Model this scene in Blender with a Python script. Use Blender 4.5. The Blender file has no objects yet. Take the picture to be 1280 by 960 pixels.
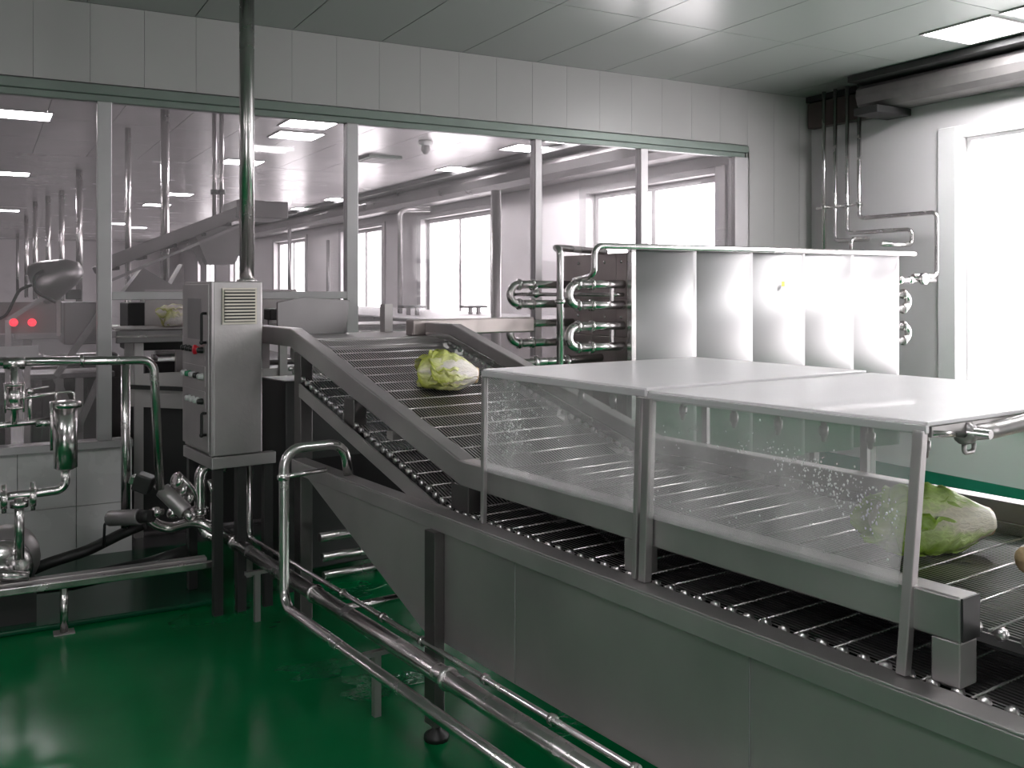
import bpy, bmesh, math, random
from mathutils import Vector, Matrix
random.seed(7)
C = bpy.context.scene.collection
# ------------------------------------------------------------------ camera
F, CX, CY, YAW, H = 1195.0, 640.0, 360.0, 0.505, 1.8      # focal in px, horizon row, heading, eye height
MR = 0.11                                                   # the wash line stands 6 degrees off the building grid
cam_d = bpy.data.cameras.new('camera'); cam = bpy.data.objects.new('camera', cam_d); C.objects.link(cam)
cam.location = (0, 0, H); cam.rotation_euler = (math.pi/2, 0, -YAW)
cam_d.sensor_width = 36; cam_d.lens = F/1280*36; cam_d.shift_y = -(480-CY)/1280
cam_d.clip_start = 0.05; cam_d.clip_end = 200
bpy.context.scene.camera = cam
# ------------------------------------------------------------------ sky and exposure
w = bpy.data.worlds.new('sky'); bpy.context.scene.world = w; w.use_nodes = True
w.node_tree.nodes['Background'].inputs[0].default_value = (1.0, 0.965, 0.985, 1)
w.node_tree.nodes['Background'].inputs[1].default_value = 4.4
vs = bpy.context.scene.view_settings
vs.view_transform = 'Standard'; vs.look = 'None'; vs.gamma = 1; vs.exposure = 1.05
cy = bpy.context.scene.cycles
cy.max_bounces = 10; cy.transparent_max_bounces = 16; cy.caustics_reflective = False; cy.caustics_refractive = False
LIGHT = 24.0                                                 # ceiling panel emission

# ------------------------------------------------------------------ frames: 'R' the building, 'M' the wash line
def fr(p, f):
    x, y, z = p
    if f == 'M':
        c, s = math.cos(MR), math.sin(MR); return Vector((c*x-s*y, s*x+c*y, z))
    return Vector(p)
def pt(px, py, ax, c, f='R'):
    """the point of a plane of the frame (ax = c) seen at a pixel"""
    y = YAW+(MR if f == 'M' else 0); a = (px-CX)/F; b = (CY-py)/F
    d = (math.sin(y)+a*math.cos(y), math.cos(y)-a*math.sin(y), b)
    i = 'xyz'.index(ax); t = (c-(0, 0, H)[i])/d[i]
    return Vector((t*d[0], t*d[1], H+t*d[2]))
# ------------------------------------------------------------------ materials
def mat(name, col, rough=0.5, metal=0.0, nscale=0, namt=0.0, rvar=0.0, bump=0.0, stretch=(1,1,1), emit=0, spec=0.5, coat=0, bscale=None):
    m = bpy.data.materials.new(name); m.use_nodes = True; nt = m.node_tree; b = nt.nodes['Principled BSDF']
    b.inputs['Base Color'].default_value = (*col, 1); b.inputs['Roughness'].default_value = rough
    b.inputs['Metallic'].default_value = metal; b.inputs['Specular IOR Level'].default_value = spec
    b.inputs['Coat Weight'].default_value = coat
    if emit:
        b.inputs['Emission Color'].default_value = (*col, 1); b.inputs['Emission Strength'].default_value = emit
    if nscale:
        tc = nt.nodes.new('ShaderNodeTexCoord'); mp = nt.nodes.new('ShaderNodeMapping'); mp.inputs['Scale'].default_value = stretch
        nt.links.new(tc.outputs['Object'], mp.inputs['Vector'])
        n = nt.nodes.new('ShaderNodeTexNoise'); n.inputs['Scale'].default_value = nscale; n.inputs['Detail'].default_value = 5
        nt.links.new(mp.outputs[0], n.inputs['Vector'])
        if namt:
            r = nt.nodes.new('ShaderNodeMapRange'); r.inputs['From Min'].default_value = .3; r.inputs['From Max'].default_value = .7
            r.inputs['To Min'].default_value = 1-namt; r.inputs['To Max'].default_value = 1+namt*.6
            nt.links.new(n.outputs['Fac'], r.inputs['Value'])
            mx = nt.nodes.new('ShaderNodeVectorMath'); mx.operation = 'SCALE'; mx.inputs[0].default_value = col
            nt.links.new(r.outputs[0], mx.inputs['Scale']); nt.links.new(mx.outputs[0], b.inputs['Base Color'])
        if rvar:
            r = nt.nodes.new('ShaderNodeMapRange'); r.inputs['From Min'].default_value = .3; r.inputs['From Max'].default_value = .7
            r.inputs['To Min'].default_value = max(rough-rvar, .03); r.inputs['To Max'].default_value = rough+rvar
            nt.links.new(n.outputs['Fac'], r.inputs['Value']); nt.links.new(r.outputs[0], b.inputs['Roughness'])
        if bump:
            nb = n
            if bscale:
                nb = nt.nodes.new('ShaderNodeTexNoise'); nb.inputs['Scale'].default_value = bscale; nt.links.new(mp.outputs[0], nb.inputs['Vector'])
            bp = nt.nodes.new('ShaderNodeBump'); bp.inputs['Strength'].default_value = bump; bp.inputs['Distance'].default_value = .01
            nt.links.new(nb.outputs['Fac'], bp.inputs['Height']); nt.links.new(bp.outputs[0], b.inputs['Normal'])
    return m
def glassy(name, tint, haze, nscale, hmin=0.0):
    """thin clear sheet: clear, mirror-like at grazing angles, with a pale patchy veil: spray on the hood, painted haze on the partition"""
    m = bpy.data.materials.new(name); m.use_nodes = True; nt = m.node_tree; nt.nodes.clear(); N = nt.nodes.new; L = nt.links.new
    o = N('ShaderNodeOutputMaterial'); tr = N('ShaderNodeBsdfTransparent'); tr.inputs[0].default_value = (*tint, 1)
    gl = N('ShaderNodeBsdfGlossy'); gl.inputs['Roughness'].default_value = .03
    lw = N('ShaderNodeLayerWeight'); pw_ = N('ShaderNodeMath'); pw_.operation = 'POWER'; pw_.inputs[1].default_value = 5; L(lw.outputs['Facing'], pw_.inputs[0])
    fz = N('ShaderNodeMath'); fz.operation = 'MULTIPLY_ADD'; fz.inputs[1].default_value = .9; fz.inputs[2].default_value = .03; L(pw_.outputs[0], fz.inputs[0])
    m1 = N('ShaderNodeMixShader'); L(fz.outputs[0], m1.inputs[0]); L(tr.outputs[0], m1.inputs[1]); L(gl.outputs[0], m1.inputs[2])
    df = N('ShaderNodeBsdfDiffuse'); df.inputs[0].default_value = (.85, .82, .83, 1)
    tl = N('ShaderNodeBsdfTranslucent'); tl.inputs[0].default_value = (.85, .82, .83, 1)
    m2 = N('ShaderNodeMixShader'); m2.inputs[0].default_value = .5; L(df.outputs[0], m2.inputs[1]); L(tl.outputs[0], m2.inputs[2])
    tc = N('ShaderNodeTexCoord'); n = N('ShaderNodeTexNoise'); n.inputs['Scale'].default_value = nscale; n.inputs['Detail'].default_value = 7
    L(tc.outputs['Object'], n.inputs['Vector'])
    r = N('ShaderNodeMapRange'); r.inputs['From Min'].default_value = .42; r.inputs['From Max'].default_value = .7
    r.inputs['To Min'].default_value = hmin; r.inputs['To Max'].default_value = haze; L(n.outputs['Fac'], r.inputs['Value'])
    m3 = N('ShaderNodeMixShader'); L(r.outputs[0], m3.inputs[0]); L(m1.outputs[0], m3.inputs[1]); L(m2.outputs[0], m3.inputs[2])
    L(m3.outputs[0], o.inputs[0]); return m
def leaf_mat(name, green, pale, amount):
    m = bpy.data.materials.new(name); m.use_nodes = True; nt = m.node_tree; b = nt.nodes['Principled BSDF']; N = nt.nodes.new; L = nt.links.new
    uv = N('ShaderNodeUVMap'); sp = N('ShaderNodeSeparateXYZ'); L(uv.outputs[0], sp.inputs[0])
    n = N('ShaderNodeTexNoise'); n.inputs['Scale'].default_value = 9; n.inputs['Detail'].default_value = 6; L(uv.outputs[0], n.inputs['Vector'])
    mp = N('ShaderNodeMapping'); mp.inputs['Scale'].default_value = (9, 7, 1); L(uv.outputs[0], mp.inputs['Vector'])
    ad = N('ShaderNodeVectorMath'); ad.operation = 'ADD'; L(mp.outputs[0], ad.inputs[0]); L(n.outputs['Color'], ad.inputs[1])
    vo = N('ShaderNodeTexVoronoi'); vo.feature = 'DISTANCE_TO_EDGE'; vo.inputs['Scale'].default_value = 1.6; L(ad.outputs[0], vo.inputs['Vector'])
    def mth(op, x, y, z=None):
        q = N('ShaderNodeMath'); q.operation = op
        for i_, v_ in enumerate((x, y, z)):
            if v_ is None: continue
            if isinstance(v_, (int, float)): q.inputs[i_].default_value = v_
            else: L(v_, q.inputs[i_])
        return q.outputs[0]
    ab = mth('ABSOLUTE', mth('SUBTRACT', sp.outputs[0], .5), 0)
    val = mth('MULTIPLY', mth('MULTIPLY_ADD', n.outputs['Fac'], .5, mth('MULTIPLY_ADD', ab, 1.5, mth('MULTIPLY', sp.outputs[1], .9))), .6)
    r = N('ShaderNodeValToRGB'); L(val, r.inputs[0]); e = r.color_ramp.elements
    e[0].position = .44-amount; e[0].color = (*pale, 1); e[1].position = .88-amount; e[1].color = (*green, 1)
    mid = r.color_ramp.elements.new(.60-amount); mid.color = (*[(p*.35+g*.65)*1.25 for p, g in zip(pale, green)], 1)
    edge = N('ShaderNodeMapRange'); edge.inputs['From Max'].default_value = .12; edge.inputs['To Min'].default_value = 1.10; edge.inputs['To Max'].default_value = .96
    L(vo.outputs['Distance'], edge.inputs['Value'])
    mx = N('ShaderNodeVectorMath'); mx.operation = 'SCALE'; L(r.outputs[0], mx.inputs[0]); L(edge.outputs[0], mx.inputs['Scale']); L(mx.outputs[0], b.inputs['Base Color'])
    bp = N('ShaderNodeBump'); bp.inputs['Strength'].default_value = .4; bp.inputs['Distance'].default_value = .006; bp.invert = True; L(vo.outputs['Distance'], bp.inputs['Height'])
    L(bp.outputs[0], b.inputs['Normal']); b.inputs['Roughness'].default_value = .4
    b.inputs['Subsurface Weight'].default_value = .15; b.inputs['Subsurface Radius'].default_value = (.01, .012, .006)
    return m
M = dict(
 steel=mat('brushed_steel', (.47, .445, .445), .44, .82, 3.0, .16, .035, .05, (1, 1, 1), bscale=60),
 steel_side=mat('trough_steel', (.47, .45, .445), .50, .9, 1.3, .20, .03, .08, bscale=25),
 pipe=mat('polished_pipe_steel', (.68, .65, .65), .24, 1, 6, .12, .06),
 wire=mat('belt_wire_steel', (.66, .63, .63), .38, 1),
 rod=mat('belt_rod_steel', (.68, .65, .65), .34, 1),
 sdark=mat('dark_steel', (.15, .14, .14), .4, .9, 2, .15),  # darker steel tone for legs, posts and machine bases
 deep=mat('under_belt_shade', (.018, .018, .018), .6, 0, 3, .2, spec=.2),  # near black colour stands for the shade below the belts
 dark=mat('dark_painted_metal', (.035, .035, .035), .45, .3),
 rubber=mat('black_rubber', (.012, .012, .012), .5),
 bright=mat('chiller_plate_steel', (.36, .35, .355), .46, .82, 2.5, .04, .01, 0, (1, 1, .3)),
 side=mat('chiller_side_steel', (.42, .37, .36), .38, .9, 3, .15, .08),
 hood=mat('hood_white_top', (.80, .77, .79), .30, 0, 4, .03, .02, coat=.15),
 hoodedge=mat('hood_edge_trim', (.78, .75, .77), .25, .5),
 wallr=mat('lit_wall_panel', (.74, .71, .725), .6, 0, 2, .03, .012),  # lighter copy of the wall panel, brighter light put into its colour
 wall=mat('shaded_wall_panel', (.43, .42, .415), .32, 0, 2, .03, .012, spec=.5),  # white panels toned down, the dim light is in the colour
 wframe=mat('white_window_frame', (.85, .83, .84), .4),
 wallpink=mat('far_wall_panel', (.74, .70, .715), .32, 0, 2, .04, .06),
 ceil=mat('shaded_ceiling_panel', (.30, .325, .305), .28, .15),  # tone lowered to carry the weak light on the near ceiling
 ceilfar=mat('lit_far_ceiling_panel', (.60, .565, .58), .26, .1, 1.5, .04, .02),  # same ceiling in a raised tone, far room light painted in
 seam=mat('joint_filler', (.22, .23, .22), .6),
 alu=mat('aluminium_frame', (.52, .50, .51), .38, .4, 5, .05),
 alugreen=mat('green_tinted_frame', (.20, .24, .215), .4, .3, 5, .08),
 tile=mat('white_wall_tile', (.76, .74, .74), .25, 0, 3, .05, .05),
 floor=mat('green_epoxy_floor', (.0015, .15, .045), .18, 0, 1.2, .22, .05, .05, bscale=9, spec=.2),
 floorfar=mat('grey_far_floor', (.07, .066, .068), .25, 0, 2, .2),
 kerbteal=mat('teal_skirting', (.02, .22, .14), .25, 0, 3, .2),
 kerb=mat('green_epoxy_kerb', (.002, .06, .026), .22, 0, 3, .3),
 lamp=mat('lit_diffuser', (1, .985, 1), .5, emit=LIGHT),
 louvre=mat('cream_louvre', (.68, .63, .55), .45),
 red=mat('red_plastic', (.75, .01, .03), .3), redlit=mat('red_button_lit', (1, .03, .05), .4, emit=1.2),
 green=mat('green_plastic', (.03, .25, .12), .35), white=mat('white_plastic', (.75, .75, .75), .4), black=mat('black_plastic', (.01, .01, .01), .35),
 yellow=mat('yellow_sticker', (.85, .72, .05), .5),
 duct=mat('duct_grey', (.17, .16, .157), .5, .3, 6, .15), ductbox=mat('duct_box_brown', (.10, .075, .07), .5, .3),
 paint=mat('grey_machine_paint', (.27, .255, .26), .4, .5, 3, .12),
 pinky=mat('far_machine_steel', (.36, .345, .35), .35, .8, 3, .15, .08),
 pane=glassy('partition_glass', (.97, .95, .96), .15, 1.4, .065),  # pale veil paints the bright haze of the far room onto the glass
 wetpane=glassy('wet_hood_glass', (.94, .95, .945), .30, 5.5, .15),
 clear=glassy('window_glass', (.98, .98, .98), .02, 1),
 drop=mat('water_drop', (.9, .9, .9), .08, 0, spec=1),  # white base puts the sparkle into the drops' colour
 leafg=leaf_mat('green_cabbage_leaf', (.33, .54, .06), (.90, .86, .72), -.06),
 leafy=leaf_mat('pale_cabbage_leaf', (.52, .56, .10), (.90, .83, .77), -.15),
 leafw=leaf_mat('white_cabbage_leaf', (.62, .60, .22), (.95, .86, .82), -.30),
 heart=mat('cabbage_heart', (.72, .70, .50), .5, 0, 20, .1, 0, .3),
 stump=mat('cabbage_stump', (.62, .45, .26), .6, 0, 30, .2, 0, .4),
 water=mat('water_film', (.003, .15, .05), .03, 0, 3, 0, 0, .35, bscale=28, spec=1),
)
# ------------------------------------------------------------------ mesh builder
def bez_path(pts, R, n=6):
    P = [Vector(p) for p in pts]; out = [P[0]]
    for i in range(1, len(P)-1):
        a, b, c = P[i-1], P[i], P[i+1]; d1 = (a-b); d2 = (c-b); l1, l2 = d1.length, d2.length
        if l1 < 1e-6 or l2 < 1e-6: continue
        d1.normalize(); d2.normalize(); ang = d1.angle(d2)
        if ang > 3.1: out.append(b); continue
        t = min(R/math.tan(ang/2), l1*.49, l2*.49); r = t*math.tan(ang/2)
        cen = b+(d1+d2).normalized()*(r/math.sin(ang/2)); s = b+d1*t-cen; e = b+d2*t-cen
        tot = s.angle(e); ax = s.cross(e).normalized()
        for k in range(n+1): out.append(cen+Matrix.Rotation(tot*k/n, 3, ax) @ s)
    out.append(P[-1]); return out
class MB:
    def __init__(s, f='R'): s.v = []; s.f = []; s.sm = []; s.fr = f; s.uv = None
    def add(s, vs, fs, smooth=False):
        o = len(s.v); s.v += [Vector(p) for p in vs]; s.f += [tuple(i+o for i in f) for f in fs]; s.sm += [smooth]*len(fs); return s
    def box(s, x0, x1, y0, y1, z0, z1):
        return s.add([(x0,y0,z0),(x1,y0,z0),(x1,y1,z0),(x0,y1,z0),(x0,y0,z1),(x1,y0,z1),(x1,y1,z1),(x0,y1,z1)],
                     [(0,3,2,1),(4,5,6,7),(0,1,5,4),(1,2,6,5),(2,3,7,6),(3,0,4,7)])
    def bar(s, a, b, wd, ht, up=(0,0,1)):
        a, b = Vector(a), Vector(b); d = (b-a).normalized(); u = Vector(up); sd = d.cross(u).normalized(); u = sd.cross(d)
        vs = []
        for p in (a, b):
            for i, j in ((-1,-1),(1,-1),(1,1),(-1,1)): vs.append(p+sd*wd/2*i+u*ht/2*j)
        return s.add(vs, [(0,1,2,3),(7,6,5,4),(0,4,5,1),(1,5,6,2),(2,6,7,3),(3,7,4,0)])
    def prism(s, poly, ax, a, b):
        """polygon in the two other axes extruded from a to b on ax"""
        n = len(poly); vs = []
        for c in (a, b):
            for p, q in poly: vs.append({'x': (c, p, q), 'y': (p, c, q), 'z': (p, q, c)}[ax])
        return s.add(vs, [tuple(range(n))[::-1], tuple(range(n, 2*n))]+[(i, (i+1) % n, n+(i+1) % n, n+i) for i in range(n)])
    def tube(s, pts, r, seg=12, R=0.0, cap=True, bn=6):
        P = bez_path(pts, R, bn) if R else [Vector(p) for p in pts]
        vs = []; n = len(P); up = None
        for i in range(n):
            d = (P[min(i+1, n-1)]-P[max(i-1, 0)]).normalized()
            if up is None: up = Vector((0,0,1)) if abs(d.z) < .9 else Vector((1,0,0))
            sd = d.cross(up)
            if sd.length < 1e-4: sd = d.cross(Vector((0,1,0)))
            sd.normalize(); up = sd.cross(d).normalized()
            rr = r[i] if isinstance(r, (list, tuple)) else r
            for k in range(seg):
                t = 2*math.pi*k/seg; vs.append(P[i]+sd*math.cos(t)*rr+up*math.sin(t)*rr)
        fs = [(i*seg+k, i*seg+(k+1) % seg, (i+1)*seg+(k+1) % seg, (i+1)*seg+k) for i in range(n-1) for k in range(seg)]
        s.add(vs, fs, True)
        if cap:
            o = len(s.v)-n*seg; s.f += [tuple(o+k for k in range(seg))[::-1], tuple(o+(n-1)*seg+k for k in range(seg))]; s.sm += [False, False]
        return s
    def cyl(s, a, b, r, seg=14): return s.tube([a, b], r, seg)
    def lathe(s, base, axis, prof, seg=18):
        a = Vector(base); d = Vector(axis).normalized()
        vs = []; up = Vector((0,0,1)) if abs(d.z) < .9 else Vector((1,0,0)); sd = d.cross(up).normalized(); up = sd.cross(d)
        for r, h in prof:
            for k in range(seg):
                t = 2*math.pi*k/seg; vs.append(a+d*h+(sd*math.cos(t)+up*math.sin(t))*max(r, 1e-4))
        n = len(prof)
        fs = [(i*seg+k, i*seg+(k+1) % seg, (i+1)*seg+(k+1) % seg, (i+1)*seg+k) for i in range(n-1) for k in range(seg)]
        return s.add(vs, fs, True)
    def ball(s, c, r, seg=8, sc=(1,1,1)):
        c = Vector(c); vs = []; R_ = seg//2+1
        for i in range(R_+1):
            a = math.pi*i/R_
            for k in range(seg):
                t = 2*math.pi*k/seg; vs.append(c+Vector((math.sin(a)*math.cos(t)*r*sc[0], math.sin(a)*math.sin(t)*r*sc[1], math.cos(a)*r*sc[2])))
        return s.add(vs, [(i*seg+k, i*seg+(k+1) % seg, (i+1)*seg+(k+1) % seg, (i+1)*seg+k) for i in range(R_) for k in range(seg)], True)
    def mesh(s, name, m, base):
        me = bpy.data.meshes.new(name); b = Vector(base)
        me.from_pydata([v-b for v in s.v], [], s.f); me.materials.append(m if not isinstance(m, str) else M[m])
        me.polygons.foreach_set('use_smooth', s.sm)
        if s.uv:
            l = me.uv_layers.new(name='UVMap')
            for i, lp in enumerate(me.loops): l.data[i].uv = s.uv[lp.vertex_index]
        me.validate(); me.update(); bm = bmesh.new(); bm.from_mesh(me); bmesh.ops.recalc_face_normals(bm, faces=bm.faces); bm.to_mesh(me); bm.free()
        return me
BASE = {}
def thing(name, label, cat, base, f='R', group=None):
    o = bpy.data.objects.new(name, None); C.objects.link(o); o.empty_display_size = .1
    o.location = fr(base, f); o.rotation_euler = (0, 0, MR if f == 'M' else 0)
    if cat: o['label'] = label; o['category'] = cat
    if group: o['group'] = group
    BASE[o] = (Vector(base), f); return o
def bevel(o, wd):
    md = o.modifiers.new('bevel', 'BEVEL'); md.width = wd; md.segments = 2; md.limit_method = 'ANGLE'; md.angle_limit = math.radians(50)
def part(name, mb, m, parent, bev=0, label=None, kind=None):
    base, f = BASE[parent]
    o = bpy.data.objects.new(name, mb.mesh(name, m, base)); C.objects.link(o); o.parent = parent; BASE[o] = (base, f)
    if bev: bevel(o, bev)
    if label: o['label'] = label
    if kind: o['kind'] = kind
    return o
def single(name, mb, m, label=None, cat=None, base=(0,0,0), f='R', group=None, bev=0, kind=None):
    o = bpy.data.objects.new(name, mb.mesh(name, m, base)); C.objects.link(o)
    o.location = fr(base, f); o.rotation_euler = (0, 0, MR if f == 'M' else 0); BASE[o] = (Vector(base), f)
    if cat: o['label'] = label; o['category'] = cat
    if group: o['group'] = group
    if kind: o['kind'] = kind
    if bev: bevel(o, bev)
    return o
def struct(name, mb, m, bev=0): return single(name, mb, m, kind='structure', bev=bev)

# ================================================================== THE SETTING
PY, RX, CZ = 6.9, 7.23, 3.69            # partition plane, window wall plane, ceiling height
WX, FY, LX = 7.46, 42.0, -9.0           # outer face of window wall, end of far room, left wall
NB = -5.0                               # wall behind the camera
floor = struct('floor', MB().box(LX, RX, NB, 7.0, -.15, 0), 'floor')
struct('floor_far', MB().box(LX, RX, 7.0, FY, -.15, 0), 'floorfar')
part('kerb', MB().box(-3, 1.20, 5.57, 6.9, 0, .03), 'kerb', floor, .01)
ceiling = struct('ceiling', MB().box(LX, WX, NB, FY, CZ+.02, CZ+.12), 'seam')
lights = [  # x, y of the near-left corner of each lit panel (0.57 square), label
 (6.09, 4.18, 'large square ceiling light beside the duct above the right hand window'),
 (6.09, 3.54, 'ceiling light cut off by the top right corner of the photo'),
 (.09, 11.4, 'bright ceiling light at the far left behind the first glass pane'),
 (2.98, 10.45, 'farther back of the two joined lights seen right of the tall pole, upper one'),
 (3.10, 11.35, 'lower one of the two joined ceiling lights right of the tall pole'),
 (3.10, 14.2, 'ceiling light partly behind the tall pole'),
 (3.12, 19.8, 'upper one of the two small ceiling lights left of the tall pole'),
 (3.15, 22.6, 'lower one of the two small ceiling lights left of the tall pole'),
 (3.2, 29.8, 'tiny distant ceiling light just right of the leftmost mullion'),
 (3.9, 31.5, 'second tiny distant ceiling light right of the leftmost mullion'),
 (6.12, 10.9, 'ceiling light crossed by the third mullion from the left'),
 (6.3, 10.0, 'ceiling light high between the two right hand mullions'),
 (6.3, 13.4, 'blurred ceiling light left of the third mullion near the duct'),
 (6.35, 19.3, 'small ceiling light crossed by the second mullion'),
 (6.4, 22.0, 'smallest ceiling light beside the duct near the second mullion'),
 (.1, 17.5, 'small ceiling light at the left border behind the first glass pane'),
 (.2, 26.0, 'faint distant ceiling light above the left machine')]
fill_lights = [(3.1, .6), (-.6, .6), (-2.9, 2.2), (-3.2, 10.), (-6.2, 12.), (-3.2, 16.), (-6.2, 20.), (-3.2, 24.), (-6.2, 8.), (-3.2, 32.)]  # added lamps out of view that brighten both rooms
LW = .58
xs = [LX]
x = 1.98-.69*15
while x < RX-.02: xs.append(x); x += .69
xs.append(RX)
nP = 0
panel_meshes = {}
def ceil_panel(x0, x1, y0, y1, m):
    key = (round(x1-x0, 3), round(y1-y0, 3), m)
    if key not in panel_meshes:
        panel_meshes[key] = MB().box(0.0035, x1-x0-.0035, .0035, y1-y0-.0035, 0, .02).mesh('ceiling_panel', m, (0,0,0))
    o = bpy.data.objects.new('ceiling_panel', panel_meshes[key]); C.objects.link(o); o.parent = ceiling; o.location = (x0, y0, CZ)
xs = sorted(set(round(a, 3) for a in xs if a >= LX))
for i in range(len(xs)-1):
    if xs[i+1] < -5.5: continue
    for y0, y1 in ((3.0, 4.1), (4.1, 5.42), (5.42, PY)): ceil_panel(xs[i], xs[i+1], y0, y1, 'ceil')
    if xs[i+1] > -.2:
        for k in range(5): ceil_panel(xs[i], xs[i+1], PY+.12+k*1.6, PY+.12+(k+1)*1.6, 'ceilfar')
g = MB()
g.box(LX, -5.5, NB, PY, CZ, CZ+.02); g.box(-5.5, RX, NB, 2.995, CZ, CZ+.02)
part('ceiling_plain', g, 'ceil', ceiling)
g = MB(); g.box(LX, -.8, PY+.12, FY, CZ, CZ+.02)
yy = 15.03
while yy < FY:
    g.box(-.8, RX, yy, min(yy+.79, FY), CZ, CZ+.02); yy += .8
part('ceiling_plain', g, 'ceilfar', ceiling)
def light(x, y, label=None):
    t = thing('ceiling_light', label, 'ceiling light' if label else None, (x, y, CZ), group='flush ceiling lights' if label else None)
    if not label: t['label'] = 'added fill light out of view, %s, %s' % (('over the near room %s' % {(3.1, .6): 'right of the camera', (-.6, .6): 'behind the camera', (-2.9, 2.2): 'left of the camera'}.get((x, y), '')) if y < 6 else 'far room %s row' % {10: 'second', 12: 'third', 16: 'fourth', 20: 'fifth', 24: 'sixth', 8: 'first', 32: 'last'}[int(y)], 'left side' if x < -5 else 'towards the middle'); t['category'] = 'ceiling light'; t['group'] = 'added fill lights outside the frame'
    e = MB(); e.box(x, x+LW, y, y+.02, CZ-.012, CZ); e.box(x, x+LW, y+LW-.02, y+LW, CZ-.012, CZ); e.box(x, x+.02, y+.02, y+LW-.02, CZ-.012, CZ); e.box(x+LW-.02, x+LW, y+.02, y+LW-.02, CZ-.012, CZ)
    part('light_frame', e, 'alu', t); part('diffuser', MB().box(x+.02, x+LW-.02, y+.02, y+LW-.02, CZ-.008, CZ-.001), 'lamp', t)
for a in lights: light(*a)
for a in fill_lights: light(*a)

# partition: strip of wall panels above the glazing, tiled dado below it, glazing between
HEAD, SILL = 3.15, .745
wb = struct('wall_back', MB().box(-5.5, RX, PY+.03, PY+.09, HEAD+.01, CZ), 'seam')
x = .28-.339*17
while x < RX-.05:
    x1 = min(x+.339, RX)
    if x1 > -5.5:
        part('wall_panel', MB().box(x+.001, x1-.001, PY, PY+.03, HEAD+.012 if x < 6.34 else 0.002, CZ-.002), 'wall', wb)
    x = x1
part('wall_panel', MB().box(6.37, 6.375+.03, PY, PY+.09, .0, HEAD), 'wall', wb)
part('wall_core', MB().box(6.40, RX, PY+.03, PY+.09, 0, HEAD), 'seam', wb)
part('wall_core', MB().box(-5.5, .88, PY+.03, PY+.09, 0, SILL-.002), 'seam', wb)
part('wall_core', MB().box(2.47, 6.37, PY+.0, PY+.09, 0, SILL-.002), 'tile', wb)
x = .88-.345*8
while x < .87:
    for z0, z1 in ((.004, .36), (.364, SILL-.01)):
        part('wall_tile', MB().box(x+.002, x+.343, PY, PY+.03, z0, z1), 'tile', wb)
    x += .345
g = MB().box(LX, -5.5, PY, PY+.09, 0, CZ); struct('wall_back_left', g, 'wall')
glz = thing('window_2', None, None, (0, PY, SILL)); glz['kind'] = 'structure'
part('window_head', MB().box(-5.5, 6.37, PY-.035, PY+.11, 3.085, HEAD), 'alugreen', glz, .006)
part('window_head_lip', MB().box(-5.5, 6.34, PY-.01, PY+.06, 3.04, 3.085), 'alugreen', glz, .004)
part('window_sill', MB().box(-5.5, .88, PY-.04, PY+.11, SILL-.01, SILL+.04), 'alu', glz, .004)
part('window_sill', MB().box(2.47, 6.37, PY-.04, PY+.11, SILL-.01, SILL+.04), 'alu', glz, .004)
for x0, x1 in ((-1.2, -1.11), (.66, .75), (2.385, 2.475), (4.02, 4.085), (5.105, 5.185), (-3.1, -3.01)):
    part('mullion', MB().box(x0, x1, PY-.03, PY+.06, SILL+.04, 3.04), 'alu', glz, .005)
part('mullion', MB().box(6.20, 6.37, PY-.03, PY+.06, SILL+.04, 3.04), 'alu', glz, .005)
part('transom', MB().box(.75, 2.385, PY-.03, PY+.06, 1.72, 1.775), 'alu', glz, .004)
for x0, x1, z0 in ((-5.5, -3.1, SILL+.04), (-3.01, -1.2, SILL+.04), (-1.11, .66, SILL+.04), (.75, 2.385, 1.775), (2.475, 4.02, SILL+.04), (4.085, 5.105, SILL+.04), (5.185, 6.20, SILL+.04)):
    part('pane', MB().box(x0, x1, PY+.012, PY+.018, z0, 3.04), 'pane', glz)

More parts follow.
